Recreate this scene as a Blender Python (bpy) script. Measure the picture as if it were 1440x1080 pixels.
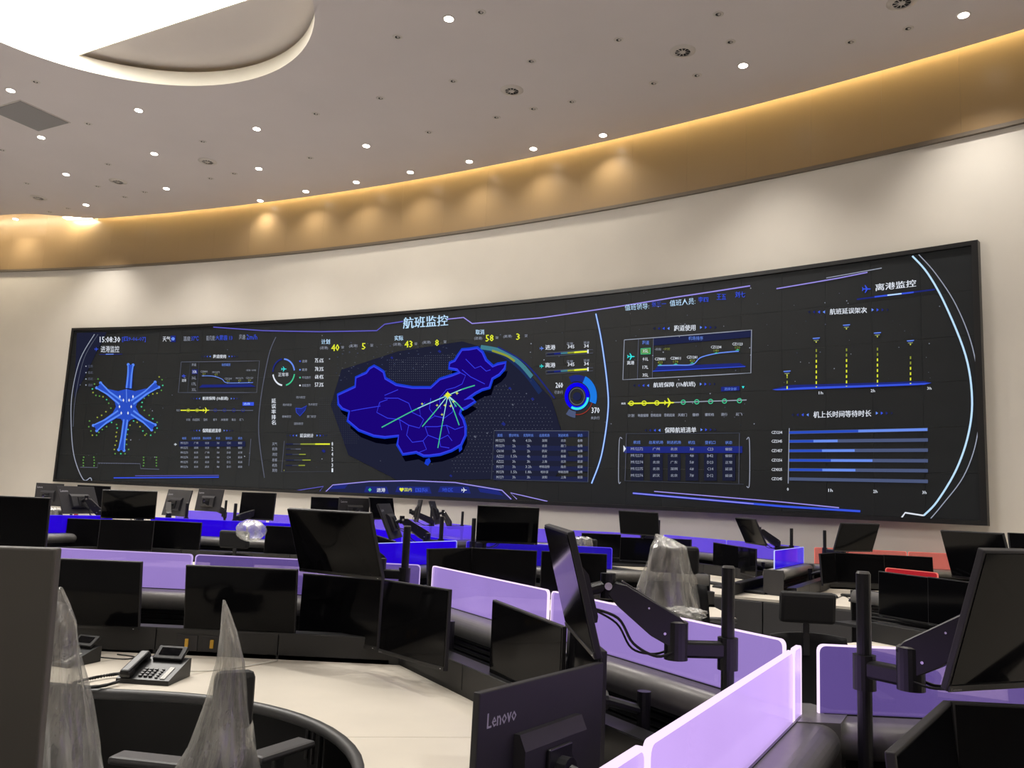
import bpy, bmesh, math, random
from mathutils import Vector, Matrix
random.seed(7)
PI = math.pi
scene = bpy.context.scene
for o in list(bpy.data.objects): bpy.data.objects.remove(o, do_unlink=True)
COL = scene.collection

# ------------------------------------------------------------------ camera
F = 1165.0; HC = 1.55
CR, CU, CF = (0.998916, -0.0065595, 0.046085), (-0.0465495, -0.1407618, 0.9889486), (0.0, 0.9900218, 0.1409146)
cam = bpy.data.cameras.new('camera'); cam.sensor_width = 36; cam.lens = F / 1440 * 36
cam.clip_start = 0.05; cam.clip_end = 200
co = bpy.data.objects.new('camera', cam); COL.objects.link(co)
co.matrix_world = Matrix(((CR[0], CU[0], -CF[0], 0), (CR[1], CU[1], -CF[1], 0), (CR[2], CU[2], -CF[2], HC), (0, 0, 0, 1)))
scene.camera = co
# ------------------------------------------------------------------ world, exposure
w = bpy.data.worlds.new('world'); scene.world = w; w.use_nodes = True
w.node_tree.nodes['Background'].inputs[0].default_value = (0.02, 0.02, 0.022, 1)
w.node_tree.nodes['Background'].inputs[1].default_value = 1.0
vs = scene.view_settings; vs.view_transform = 'Standard'; vs.look = 'None'; vs.gamma = 1.0; vs.use_curve_mapping = False
vs.exposure = 0.0
DOWNLIGHT_W = 370.0; LUMINOUS = 13.0; COVE = 66.0

def ray(px, py):
    a, b = (px - 720) / F, -(py - 540) / F
    return Vector((CR[0]*a + CU[0]*b + CF[0], CR[1]*a + CU[1]*b + CF[1], CR[2]*a + CU[2]*b + CF[2]))
def at_z(px, py, z):
    d = ray(px, py); t = (z - HC) / d.z
    return Vector((d.x*t, d.y*t, z))
def at_d(px, py, y):
    d = ray(px, py); t = y / d.y
    return Vector((d.x*t, y, HC + d.z*t))

# ------------------------------------------------------------------ materials
def srgb(r, g, b): return tuple((c/255.0)**2.2 for c in (r, g, b))
def mat(name, col, rough=0.5, metal=0.0, spec=0.5, emit=None, estr=0.0, noise=0.0, nscale=40, bump=0.0, alpha=1.0):
    m = bpy.data.materials.new(name); m.use_nodes = True
    nt = m.node_tree; b = nt.nodes['Principled BSDF']
    b.inputs['Base Color'].default_value = (*col, 1); b.inputs['Roughness'].default_value = rough
    b.inputs['Metallic'].default_value = metal; b.inputs['Specular IOR Level'].default_value = spec
    b.inputs['Alpha'].default_value = alpha
    if emit: b.inputs['Emission Color'].default_value = (*emit, 1); b.inputs['Emission Strength'].default_value = estr
    if noise or bump:
        tc = nt.nodes.new('ShaderNodeTexCoord'); n = nt.nodes.new('ShaderNodeTexNoise')
        n.inputs['Scale'].default_value = nscale; n.inputs['Detail'].default_value = 4
        nt.links.new(tc.outputs['Object'], n.inputs['Vector'])
        if noise:
            r = nt.nodes.new('ShaderNodeValToRGB')
            r.color_ramp.elements[0].position = 0.3; r.color_ramp.elements[1].position = 0.7
            r.color_ramp.elements[0].color = (*[c*(1-noise) for c in col], 1)
            r.color_ramp.elements[1].color = (*[min(1, c*(1+noise)) for c in col], 1)
            nt.links.new(n.outputs['Fac'], r.inputs['Fac']); nt.links.new(r.outputs['Color'], b.inputs['Base Color'])
        if bump:
            bp = nt.nodes.new('ShaderNodeBump'); bp.inputs['Strength'].default_value = bump; bp.inputs['Distance'].default_value = 0.002
            nt.links.new(n.outputs['Fac'], bp.inputs['Height']); nt.links.new(bp.outputs['Normal'], b.inputs['Normal'])
    return m
def emi(name, rgb, s=1.0):
    m = bpy.data.materials.new(name); m.use_nodes = True; nt = m.node_tree; nt.nodes.clear()
    e = nt.nodes.new('ShaderNodeEmission'); e.inputs[0].default_value = (*srgb(*rgb), 1); e.inputs[1].default_value = s
    o = nt.nodes.new('ShaderNodeOutputMaterial'); nt.links.new(e.outputs[0], o.inputs[0]); return m
def acrylic(name, tint, glow, gstr, opaque):
    m = bpy.data.materials.new(name); m.use_nodes = True; nt = m.node_tree; nt.nodes.clear()
    t = nt.nodes.new('ShaderNodeBsdfTransparent'); t.inputs[0].default_value = (*tint, 1)
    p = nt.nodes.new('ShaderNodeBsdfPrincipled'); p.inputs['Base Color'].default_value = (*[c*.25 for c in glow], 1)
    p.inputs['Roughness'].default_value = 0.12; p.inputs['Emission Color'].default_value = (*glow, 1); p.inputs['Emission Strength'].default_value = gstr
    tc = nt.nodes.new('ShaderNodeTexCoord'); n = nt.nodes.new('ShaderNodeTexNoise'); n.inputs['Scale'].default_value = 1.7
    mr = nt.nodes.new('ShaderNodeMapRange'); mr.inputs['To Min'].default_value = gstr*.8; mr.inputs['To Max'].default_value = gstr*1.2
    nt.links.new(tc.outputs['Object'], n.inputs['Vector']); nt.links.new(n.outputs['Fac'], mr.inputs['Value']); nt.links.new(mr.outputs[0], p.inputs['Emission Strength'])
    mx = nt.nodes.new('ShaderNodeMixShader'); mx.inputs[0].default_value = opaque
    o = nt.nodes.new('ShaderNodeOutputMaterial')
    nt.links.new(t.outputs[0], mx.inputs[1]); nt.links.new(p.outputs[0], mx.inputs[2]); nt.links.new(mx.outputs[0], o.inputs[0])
    return m

M = {}
M['wall'] = mat('cream_wall_paint', (0.70, 0.655, 0.585), 0.75, noise=0.03, nscale=1.2)
M['ceiling'] = mat('mauve_ceiling_paint', (0.55, 0.505, 0.505), 0.8, noise=0.02, nscale=1)
M['recess'] = mat('recess_plaster', (0.60, 0.55, 0.52), 0.8)
M['recess_side'] = mat('recess_edge_paint', (0.80, 0.76, 0.66), 0.6)
M['floor'] = mat('grey_carpet_tiles', (0.50, 0.49, 0.48), 0.95, noise=0.3, nscale=60)
M['trim'] = mat('dark_bronze_trim', (0.16, 0.13, 0.10), 0.4, metal=0.3)
M['frame'] = mat('black_screen_frame', (0.008, 0.008, 0.009), 0.4)
M['led'] = mat('led_tile_face', (0.0125, 0.015, 0.0175), 0.55, spec=0.3, noise=0.08, nscale=3)
M['black'] = mat('black_monitor_face', (0.004, 0.004, 0.005), 0.07, spec=0.09)
M['bezel'] = mat('black_bezel_plastic', (0.010, 0.010, 0.011), 0.42)
M['casing'] = mat('charcoal_casing_plastic', (0.019, 0.018, 0.021), 0.55, bump=0.15, nscale=900)
M['casing_k'] = mat('pale_grey_casing', (0.105, 0.098, 0.088), 0.55, bump=0.15, nscale=900)
M['casing_l'] = mat('grey_casing_plastic', (0.055, 0.053, 0.055), 0.5)
M['arm'] = mat('black_arm_aluminium', (0.010, 0.010, 0.012), 0.38)
M['arm_lit_top'] = mat('lit_arm_top_tone', (0.09, 0.085, 0.08), 0.4)  # lighter tone paints in the light falling on the arm tops
M['cable'] = mat('black_cable_rubber', (0.008, 0.008, 0.009), 0.5)
M['cable_w'] = mat('white_cable', (0.75, 0.72, 0.66), 0.5)
M['console'] = mat('charcoal_console_laminate', (0.020, 0.020, 0.021), 0.5)
M['slat'] = mat('black_slat_aluminium', (0.014, 0.014, 0.015), 0.35)
M['rail'] = mat('brushed_grey_cap_rail', (0.20, 0.193, 0.185), 0.36, metal=0.3, noise=0.06, nscale=30)
M['desk'] = mat('cream_worktop_laminate', (0.74, 0.68, 0.58), 0.42, noise=0.05, nscale=3)
M['edge'] = mat('grey_worktop_edge', (0.07, 0.07, 0.07), 0.45)
M['chair'] = mat('black_chair_mesh', (0.010, 0.010, 0.011), 0.7, bump=0.3, nscale=400)
M['chair_p'] = mat('black_chair_plastic', (0.022, 0.022, 0.023), 0.45)
M['chair_m'] = mat('grey_chair_support', (0.06, 0.06, 0.062), 0.35, metal=0.4)
M['yellow'] = mat('yellow_latch', (0.62, 0.36, 0.03), 0.4)
M['white'] = mat('white_print', (0.75, 0.75, 0.78), 0.5)
M['silver'] = mat('silver_print', (0.42, 0.42, 0.46), 0.4)
M['greyprint'] = mat('grey_print', (0.28, 0.28, 0.30), 0.4)
M['chrome'] = mat('chrome_bolt', (0.6, 0.6, 0.6), 0.2, metal=1)
M['paper'] = mat('paper_label', (0.7, 0.7, 0.66), 0.7)
M['red'] = mat('red_panel_colour', (0.42, 0.03, 0.03), 0.7)
M['phone'] = mat('black_phone_plastic', (0.010, 0.010, 0.011), 0.38)
M['key'] = mat('grey_phone_key', (0.07, 0.07, 0.072), 0.4)
M['void'] = mat('black_fixture_inside', (0.01, 0.01, 0.01), 0.8)
M['vent'] = mat('painted_diffuser', (0.50, 0.46, 0.43), 0.5)
M['grille'] = mat('grey_return_grille', (0.22, 0.21, 0.215), 0.7)
M['lamp'] = emi('downlight_glow', (255, 246, 235), 14)
M['lum'] = emi('luminous_ceiling', (255, 250, 242), LUMINOUS)
M['cove'] = emi('cove_led', (255, 236, 178), COVE)
M['cove2'] = emi('cove_lamp_bright', (255, 240, 205), 34)
VIO, BLU, RED = srgb(190, 160, 240), srgb(52, 20, 238), srgb(225, 70, 75)
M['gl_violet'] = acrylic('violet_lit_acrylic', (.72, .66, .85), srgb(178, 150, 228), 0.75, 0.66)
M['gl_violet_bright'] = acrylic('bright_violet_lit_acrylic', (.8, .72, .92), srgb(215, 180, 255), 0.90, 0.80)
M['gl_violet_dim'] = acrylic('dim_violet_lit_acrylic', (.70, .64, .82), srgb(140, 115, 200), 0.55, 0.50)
M['gl_blue'] = acrylic('blue_lit_acrylic', (.30, .22, .9), srgb(52, 14, 236), 0.74, 0.66)
M['gl_blue_dim'] = acrylic('dim_blue_lit_acrylic', (.34, .28, .85), srgb(60, 40, 225), 0.55, 0.5)
M['gl_bluev'] = acrylic('pale_blue_violet_acrylic', (.62, .55, .95), srgb(120, 90, 255), 0.75, 0.42)
M['gl_red'] = acrylic('red_lit_acrylic', (.95, .62, .58), srgb(240, 130, 120), 0.6, 0.30)
M['gl_red_deep'] = acrylic('deep_red_lit_acrylic', (.9, .4, .4), srgb(200, 50, 60), 0.7, 0.6)
M['ed_violet'] = emi('violet_lit_edge', (250, 225, 255), 1.15)
M['ed_violet_dim'] = emi('soft_violet_lit_edge', (205, 180, 240), 0.9)
M['ed_blue'] = emi('blue_lit_edge', (110, 90, 255), 0.9)
M['ed_bluew'] = emi('white_blue_lit_edge', (190, 200, 255), 1.0)
M['ed_red'] = emi('red_lit_edge', (245, 125, 110), 0.9)

def film_mat():
    m = bpy.data.materials.new('clear_plastic_film'); m.use_nodes = True; nt = m.node_tree; nt.nodes.clear()
    t = nt.nodes.new('ShaderNodeBsdfTransparent'); t.inputs[0].default_value = (.92, .92, .9, 1)
    d = nt.nodes.new('ShaderNodeBsdfDiffuse'); d.inputs[0].default_value = (.80, .79, .76, 1)
    g = nt.nodes.new('ShaderNodeBsdfGlossy'); g.inputs['Roughness'].default_value = 0.22; g.inputs[0].default_value = (.9, .9, .88, 1)
    tc = nt.nodes.new('ShaderNodeTexCoord'); n = nt.nodes.new('ShaderNodeTexNoise'); n.inputs['Scale'].default_value = 9; n.inputs['Detail'].default_value = 6
    mp = nt.nodes.new('ShaderNodeMapping'); mp.inputs['Scale'].default_value = (1.6, 1.6, .45)
    bp = nt.nodes.new('ShaderNodeBump'); bp.inputs['Strength'].default_value = 0.8; bp.inputs['Distance'].default_value = 0.02
    nt.links.new(tc.outputs['Object'], mp.inputs[0]); nt.links.new(mp.outputs[0], n.inputs['Vector']); nt.links.new(n.outputs['Fac'], bp.inputs['Height'])
    nt.links.new(bp.outputs['Normal'], g.inputs['Normal']); nt.links.new(bp.outputs['Normal'], d.inputs['Normal'])
    a = nt.nodes.new('ShaderNodeMixShader'); a.inputs[0].default_value = 0.5
    nt.links.new(d.outputs[0], a.inputs[1]); nt.links.new(g.outputs[0], a.inputs[2])
    r = nt.nodes.new('ShaderNodeMapRange'); r.inputs['From Min'].default_value = .35; r.inputs['From Max'].default_value = .7
    r.inputs['To Min'].default_value = .20; r.inputs['To Max'].default_value = .74
    nt.links.new(n.outputs['Fac'], r.inputs['Value'])
    mx = nt.nodes.new('ShaderNodeMixShader'); nt.links.new(r.outputs[0], mx.inputs[0])
    o = nt.nodes.new('ShaderNodeOutputMaterial')
    nt.links.new(t.outputs[0], mx.inputs[1]); nt.links.new(a.outputs[0], mx.inputs[2]); nt.links.new(mx.outputs[0], o.inputs[0])
    return m
M['film'] = film_mat()

def wood_mat():
    m = bpy.data.materials.new('perforated_oak_veneer'); m.use_nodes = True; nt = m.node_tree
    b = nt.nodes['Principled BSDF']; b.inputs['Roughness'].default_value = 0.30; b.inputs['Specular IOR Level'].default_value = 0.55
    uv = nt.nodes.new('ShaderNodeUVMap'); uv.uv_map = 'UVMap'
    mp = nt.nodes.new('ShaderNodeMapping'); mp.inputs['Scale'].default_value = (9, 0.5, 1)
    n = nt.nodes.new('ShaderNodeTexNoise'); n.inputs['Scale'].default_value = 3; n.inputs['Detail'].default_value = 5
    nt.links.new(uv.outputs[0], mp.inputs[0]); nt.links.new(mp.outputs[0], n.inputs['Vector'])
    r = nt.nodes.new('ShaderNodeValToRGB')
    r.color_ramp.elements[0].position = .3; r.color_ramp.elements[1].position = .75
    r.color_ramp.elements[0].color = (0.66, 0.505, 0.275, 1); r.color_ramp.elements[1].color = (0.79, 0.635, 0.38, 1)
    nt.links.new(n.outputs['Fac'], r.inputs[0])
    v = nt.nodes.new('ShaderNodeTexVoronoi'); v.inputs['Scale'].default_value = 6.5; v.inputs['Randomness'].default_value = 0
    nt.links.new(uv.outputs[0], v.inputs['Vector'])
    lt = nt.nodes.new('ShaderNodeMath'); lt.operation = 'LESS_THAN'; lt.inputs[1].default_value = 0.10
    nt.links.new(v.outputs['Distance'], lt.inputs[0])
    mx = nt.nodes.new('ShaderNodeMixRGB'); mx.inputs[2].default_value = (0.30, 0.20, 0.10, 1)
    nt.links.new(lt.outputs[0], mx.inputs[0]); nt.links.new(r.outputs[0], mx.inputs[1]); nt.links.new(mx.outputs[0], b.inputs['Base Color'])
    return m
M['wood'] = wood_mat()

# ------------------------------------------------------------------ mesh helpers
def obj(name, bm, m, parent=None, smooth=False):
    me = bpy.data.meshes.new(name); bm.to_mesh(me); bm.free()
    if isinstance(m, (list, tuple)):
        for x in m: me.materials.append(M[x])
    else: me.materials.append(M[m])
    if smooth:
        for p in me.polygons: p.use_smooth = True
    o = bpy.data.objects.new(name, me); COL.objects.link(o)
    if parent is not None: o.parent = parent
    return o
def tag(o, label, cat, group=None):
    if len(label.split()) > 16: print('LONGLABEL', label)
    o['label'] = label; o['category'] = cat
    if group: o['group'] = group
    return o
def thing(name, label, cat, loc=(0, 0, 0), rot=(0, 0, 0), group=None):
    o = bpy.data.objects.new(name, None); COL.objects.link(o); o.location = loc; o.rotation_euler = rot
    o.empty_display_size = 0.05
    return tag(o, label, cat, group)
def struct(name, bm, m, parent=None, smooth=False):
    o = obj(name, bm, m, parent, smooth)
    if parent is None: o['kind'] = 'structure'
    return o
def B(): return bmesh.new()
def box(bm, c, s, mx=None, bev=0.0):
    r = bmesh.ops.create_cube(bm, size=1.0)
    vs_ = r['verts']
    for v in vs_: v.co = Vector((v.co.x*s[0] + c[0], v.co.y*s[1] + c[1], v.co.z*s[2] + c[2]))
    if bev:
        es = list({e for v in vs_ for e in v.link_edges})
        q = bmesh.ops.bevel(bm, geom=es, offset=bev, segments=2, affect='EDGES', profile=.5)
        vs_ = list({v for f in q['faces'] for v in f.verts} | {v for v in vs_ if v.is_valid})
    if mx is not None:
        for v in vs_: v.co = mx @ v.co
    return bm
def cyl(bm, p0, p1, r0, r1=None, seg=16, caps=True):
    p0 = Vector(p0); p1 = Vector(p1); r1 = r0 if r1 is None else r1
    d = p1 - p0; L = d.length
    q = Vector((0, 0, 1)).rotation_difference(d)
    mx = Matrix.Translation((p0 + p1)/2) @ q.to_matrix().to_4x4()
    bmesh.ops.create_cone(bm, cap_ends=caps, segments=seg, radius1=r0, radius2=r1, depth=L, matrix=mx)
    return bm
def tube(bm, pts, r, seg=8):
    pts = [Vector(p) for p in pts]; rings = []
    for i, p in enumerate(pts):
        t = (pts[min(i+1, len(pts)-1)] - pts[max(i-1, 0)]).normalized()
        a = t.cross(Vector((0, 0, 1)));
        if a.length < 1e-3: a = Vector((1, 0, 0))
        a.normalize(); b = t.cross(a).normalized()
        rings.append([bm.verts.new(p + a*r*math.cos(2*PI*k/seg) + b*r*math.sin(2*PI*k/seg)) for k in range(seg)])
    for i in range(len(rings)-1):
        for k in range(seg):
            bm.faces.new((rings[i][k], rings[i][(k+1) % seg], rings[i+1][(k+1) % seg], rings[i+1][k]))
    bm.faces.new(rings[0]); bm.faces.new(list(reversed(rings[-1])))
    bmesh.ops.recalc_face_normals(bm, faces=bm.faces[:]); return bm
def spline(pts, n=8):
    pts = [Vector(p) for p in pts]; out = []
    for i in range(len(pts)-1):
        p0 = pts[max(i-1, 0)]; p1 = pts[i]; p2 = pts[i+1]; p3 = pts[min(i+2, len(pts)-1)]
        for k in range(n):
            t = k/n
            out.append(0.5*((2*p1) + (p2-p0)*t + (2*p0-5*p1+4*p2-p3)*t*t + (-p0+3*p1-3*p2+p3)*t**3))
    out.append(pts[-1]); return out
def prism(bm, poly, z0, z1):
    lo = [bm.verts.new((p[0], p[1], z0)) for p in poly]; hi = [bm.verts.new((p[0], p[1], z1)) for p in poly]
    n = len(poly)
    bm.faces.new(lo); bm.faces.new(hi)
    for i in range(n): bm.faces.new((lo[i], lo[(i+1) % n], hi[(i+1) % n], hi[i]))
    bmesh.ops.recalc_face_normals(bm, faces=bm.faces[:]); return bm
def profile(bm, pts, x0, x1):
    """extrude a closed (y,z) profile along x"""
    a = [bm.verts.new((x0, p[0], p[1])) for p in pts]; b = [bm.verts.new((x1, p[0], p[1])) for p in pts]
    n = len(pts); bm.faces.new(a); bm.faces.new(list(reversed(b)))
    for i in range(n): bm.faces.new((a[i], b[i], b[(i+1) % n], a[(i+1) % n]))
    bmesh.ops.recalc_face_normals(bm, faces=bm.faces[:]); return bm

def text_mesh(s, bold=0.0, res=1):
    cu = bpy.data.curves.new('t', 'FONT'); cu.body = s; cu.size = 1; cu.resolution_u = res; cu.offset = bold
    o = bpy.data.objects.new('t', cu); COL.objects.link(o)
    dg = bpy.context.evaluated_depsgraph_get()
    me = bpy.data.meshes.new_from_object(o.evaluated_get(dg))
    V = [(v.co.x, v.co.y) for v in me.vertices]; Fc = [tuple(p.vertices) for p in me.polygons]
    bpy.data.objects.remove(o); bpy.data.curves.remove(cu); bpy.data.meshes.remove(me)
    if V:
        x0 = min(v[0] for v in V); x1 = max(v[0] for v in V); y0 = min(v[1] for v in V); y1 = max(v[1] for v in V)
        V = [((v[0]-x0)/max(x1-x0, 1e-6), (v[1]-y0)/max(y1-y0, 1e-6)) for v in V]
    return V, Fc
_tc = {}
def tmesh(s, bold=0.0):
    k = (s, bold)
    if k not in _tc: _tc[k] = text_mesh(s, bold)
    return _tc[k]

# ------------------------------------------------------------------ room shell
WC = Vector((-21.848, -21.335)); WR = 41.473
ZC = 7.48; ZB = 6.335; ZT = 7.85
def ang_at(px):      # bearing angle on the curved wall for a photo column
    d = ray(px, 700); a = d.x**2 + d.y**2; b = -2*(d.x*WC.x + d.y*WC.y); c = WC.length_squared - WR**2
    t = (-b + math.sqrt(b*b - 4*a*c))/(2*a); return math.atan2(d.y*t - WC.y, d.x*t - WC.x)
def wp(a, r=WR, z=0.0): return Vector((WC.x + r*math.cos(a), WC.y + r*math.sin(a), z))
A_R = math.asin((0.5 - WC.y)/WR)      # right end, near (13, 0.5)
A_L = math.acos((-17.5 - WC.x)/WR)
NS = 120
def arc_strip(bm, r, z0, z1, a0=A_R, a1=A_L, n=NS, r2=None):
    r2 = r if r2 is None else r2
    prev = None
    uvl = bm.loops.layers.uv.verify()
    for i in range(n+1):
        a = a0 + (a1-a0)*i/n
        v = (bm.verts.new(wp(a, r, z0)), bm.verts.new(wp(a, r2, z1)))
        if prev:
            f = bm.faces.new((prev[0], prev[1], v[1], v[0]))
        prev = v
    return bm
def arc_solid(bm, r0, r1, z0, z1, a0, a1, n, uv=False):
    """a curved slab: inner radius r0 (towards the room), outer r1"""
    uvl = bm.loops.layers.uv.verify() if uv else None
    ring = []
    for i in range(n+1):
        a = a0 + (a1-a0)*i/n
        ring.append((a, [bm.verts.new(wp(a, r0, z0)), bm.verts.new(wp(a, r0, z1)), bm.verts.new(wp(a, r1, z1)), bm.verts.new(wp(a, r1, z0))]))
    for i in range(n):
        (a, p), (b, q) = ring[i], ring[i+1]
        for k in range(4):
            f = bm.faces.new((p[k], p[(k+1) % 4], q[(k+1) % 4], q[k]))
            if uv:
                for l, (aa, zz) in zip(f.loops, ((a, p[k].co.z), (a, p[(k+1) % 4].co.z), (b, q[(k+1) % 4].co.z), (b, q[k].co.z))):
                    l[uvl].uv = (aa*WR, zz)
    bm.faces.new(ring[0][1]); bm.faces.new(list(reversed(ring[-1][1])))
    bmesh.ops.recalc_face_normals(bm, faces=bm.faces[:]); return bm
struct('wall_front', arc_solid(B(), WR, WR+.2, 0, ZB, A_R, A_L, NS), 'wall', smooth=False)
struct('trim_1', arc_solid(B(), WR-.05, WR+.02, ZB, ZB+.05, A_R, A_L, NS), 'trim')
wood = struct('trim_2', arc_solid(B(), WR+.03, WR+.2, ZB+.05, ZT, A_R, A_L, NS), 'trim')
npan = 40
for k in range(npan):
    a0 = A_R + (A_L-A_R)*k/npan; a1 = A_R + (A_L-A_R)*(k+1)/npan
    g = 0.0007/WR
    obj('wood_panel', arc_solid(B(), WR-.012, WR+.03, ZB+.05, ZT-.002, a0+g, a1-g, 4, uv=True), 'wood', wood, smooth=False)
pL, pR = wp(A_L), wp(A_R)
YB = -9.0
def slab(name, x0, x1, y0, y1, z0, z1, m):
    return struct(name, box(B(), ((x0+x1)/2, (y0+y1)/2, (z0+z1)/2), (x1-x0, y1-y0, z1-z0)), m)
slab('wall_left', pL.x-.2, pL.x, YB-.2, pL.y+.3, 0, ZT+.3, 'wall')
slab('wall_right', pR.x, pR.x+.2, YB-.2, pR.y+.2, 0, ZT+.3, 'wall')
slab('wall_back', pL.x, pR.x, YB-.2, YB, 0, ZT+.3, 'wall')
fl = B(); box(fl, ((pL.x+pR.x)/2, (YB+22)/2, -.1), (pR.x-pL.x+6, 22-YB+4, .2)); struct('floor', fl, 'floor')
# ceiling with a round recess; its edge stops short of the wood wall and leaves a lit slot
RC = Vector((-5.2, 9.1)); RR = 2.57
A90 = ang_at(90); 
def gap(a):
    if a < A90: return 0.12
    return 0.12 + min(1.0, (a-A90)/0.03)*0.55
cb = B(); zc = ZC
outer = [(pR.x, YB), ] + [tuple(wp(A_R + (A_L-A_R)*i/NS, WR-gap(A_R + (A_L-A_R)*i/NS))[:2]) for i in range(NS+1)] + [(pL.x, YB)]
vo = [cb.verts.new((p[0], p[1], zc)) for p in outer]
vi = [cb.verts.new((RC.x + RR*math.cos(2*PI*i/96), RC.y + RR*math.sin(2*PI*i/96), zc)) for i in range(96)]
eo = [cb.edges.new((vo[i], vo[(i+1) % len(vo)])) for i in range(len(vo))]
ei = [cb.edges.new((vi[i], vi[(i+1) % 96])) for i in range(96)]
bmesh.ops.triangle_fill(cb, use_beauty=True, use_dissolve=False, edges=eo+ei)
for e in eo:   # upstand at the slot
    a, b = e.verts
    cb.faces.new((a, b, cb.verts.new((b.co.x, b.co.y, zc+.12)), cb.verts.new((a.co.x, a.co.y, zc+.12))))
ceil = struct('ceiling', cb, 'ceiling')
rs = B()
for i in range(96):
    t0, t1 = 2*PI*i/96, 2*PI*(i+1)/96
    q = [rs.verts.new((RC.x + r*math.cos(t), RC.y + r*math.sin(t), z)) for t, r, z in ((t0, RR, ZC), (t1, RR, ZC), (t1, RR, ZC+.22), (t0, RR, ZC+.22))]
    rs.faces.new(q)
bmesh.ops.remove_doubles(rs, verts=rs.verts[:], dist=1e-4)
obj('recess_side', rs, 'recess_side', ceil, smooth=True)
rt = B(); bmesh.ops.create_circle(rt, cap_ends=True, segments=96, radius=RR+.25, matrix=Matrix.Translation((RC.x, RC.y, ZC+.30)))
obj('recess_top', rt, 'recess', ceil)
lid = B(); box(lid, ((pL.x+pR.x)/2, (YB+22)/2, ZT+.15), (pR.x-pL.x+6, 22-YB+4, .1)); struct('ceiling_slab', lid, 'recess')
# luminous half of the recess (a backlit stretch membrane in a frame), cut along a chord
c0, c1 = Vector((-6.55, 11.30)), Vector((-3.63, 9.75)); dch = (c1-c0).normalized()
lumt = thing('luminous_ceiling_panel', 'huge glowing white panel filling half of the round ceiling recess', 'light', (0, 0, 0))
nrm = Vector((dch.y, -dch.x))
poly = []
tA = math.atan2(c0.y-RC.y, c0.x-RC.x); bb = (c0-RC).dot(dch); cc = (c0-RC).length_squared - (RR-.02)**2
tt = -bb + math.sqrt(max(0, bb*bb-cc)); ce = c0 + dch*tt; tB = math.atan2(ce.y-RC.y, ce.x-RC.x)
if tA < tB: tA += 2*PI
n = 60; start, end = tA, tB + 2*PI
poly = [(RC.x+(RR-.02)*math.cos(start+(end-start)*i/n), RC.y+(RR-.02)*math.sin(start+(end-start)*i/n)) for i in range(n+1)]
obj('membrane', prism(B(), poly, ZC+.205, ZC+.215), 'lum', lumt)
obj('panel_frame', prism(B(), [tuple(c0+nrm*.0), tuple(ce), tuple(ce-nrm*.02), tuple(c0-nrm*.02)], ZC+.203, ZC+.28), 'recess_side', lumt)
# cove strips lying on the ceiling edge, hidden from below, washing the top of the wood
def cove(a0, a1, r, m, label, z=ZC+.14, wdt=.03, nn=60):
    o = obj('cove_light', arc_solid(B(), r-wdt, r, z, z+.02, a0, a1, nn), m); tag(o, label, 'light'); return o
cove(A_R+.005, A90-.001, WR-.035, 'cove', 'long concealed cove light strip washing the top of the wood band', z=ZC+.27, wdt=.07)
cove(A90+.003, A_L-.01, WR-.50, 'cove2', 'cove light strip in the wide ceiling slot at the far left', z=ZC+.27, wdt=.10, nn=20)
cove(A90+.0006, ang_at(52), WR-.1, 'cove2', 'short bright linear lamp at the top of the wood band, far left', z=ZC+.02, wdt=.16, nn=8)
fin = B(); arc_solid(fin, WR-.5, WR-.013, ZC+.005, ZT, A90-.0006, A90+.0002, 1); struct('light_baffle_fin', fin, 'recess')  # baffle fin added to cut off the stronger cove light at the left

# ceiling fittings -------------------------------------------------------
lit = [(15,127),(58,193),(93,245),(121,288),(22,308),(195,155),(217,216),(234,265),(361,181),(364,237),(366,282),(430,269),(515,205),(501,256),(577,242),(660,227),(750,209),(848,190),(1045,92),(1355,21)]
hid = [(-8.4,9.9),(-1.0,9.6),(1.0,8.5),(3.6,6.6),(6.8,6.4),(8.6,4.6),(-9.9,8.9),(-9.7,12.0),(-10.2,14.0),(-7.6,8.0),(-2.0,6.0),(-5.5,4.5),(0.5,4.5),(3.0,2.5),(6.0,2.5),(-9,4),(-3.5,1.5),(0,0.5),(-7,0),(3.5,-1.5),(8.5,0.5),(-2,-3),(-10,-3),(4,-5),(-5,-6),(-13,9),(-13.5,3),(-13,14),(5.2,4.2),(7.2,3.6),(9.2,2.4),(10.8,0.2),(5.5,0.2),(7.8,-1.8)]  # downlights out of view; the last few are added to brighten the right wall
def make_downlight(p, label, group, on=True):
    t = thing('downlight', label, 'downlight', (p.x, p.y, ZC), group=group)
    r = B()
    prof = [(.055, -.002), (.075, -.006), (.08, 0), (.055, .012)]
    ring = [[r.verts.new((rr*math.cos(2*PI*k/20), rr*math.sin(2*PI*k/20), z)) for rr, z in prof] for k in range(20)]
    for k in range(20):
        for j in range(3): r.faces.new((ring[k][j], ring[(k+1) % 20][j], ring[(k+1) % 20][j+1], ring[k][j+1]))
    obj('trim_ring', r, 'vent', t, smooth=True)
    g = B(); bmesh.ops.create_cone(g, cap_ends=True, segments=20, radius1=.058, radius2=.05, depth=.012, matrix=Matrix.Translation((0, 0, -.004)))
    obj('lens', g, 'lamp', t)
    return t
LITN = ['cut by the left edge above the square grille', 'just below the square grille', 'third down the leftmost slanting column', 'last of the leftmost column, nearest the wood', 'lowest at far left, by the bright cove',
 'top of the second column, right of the grille', 'middle of the second column from the left', 'bottom of the second column from the left', 'top of the third column, under the round recess', 'middle of the third column, under the round recess',
 'first from the left along the wood band', 'second from the left along the wood band', 'set back alone above the row along the wood', 'third from the left along the wood band', 'fourth from the left along the wood band', 'fifth from the left along the wood band', 'sixth from the left along the wood band', 'rightmost of the row along the wood band', 'alone right of centre beside the large swirl diffuser', 'largest, near the top right corner']
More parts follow.
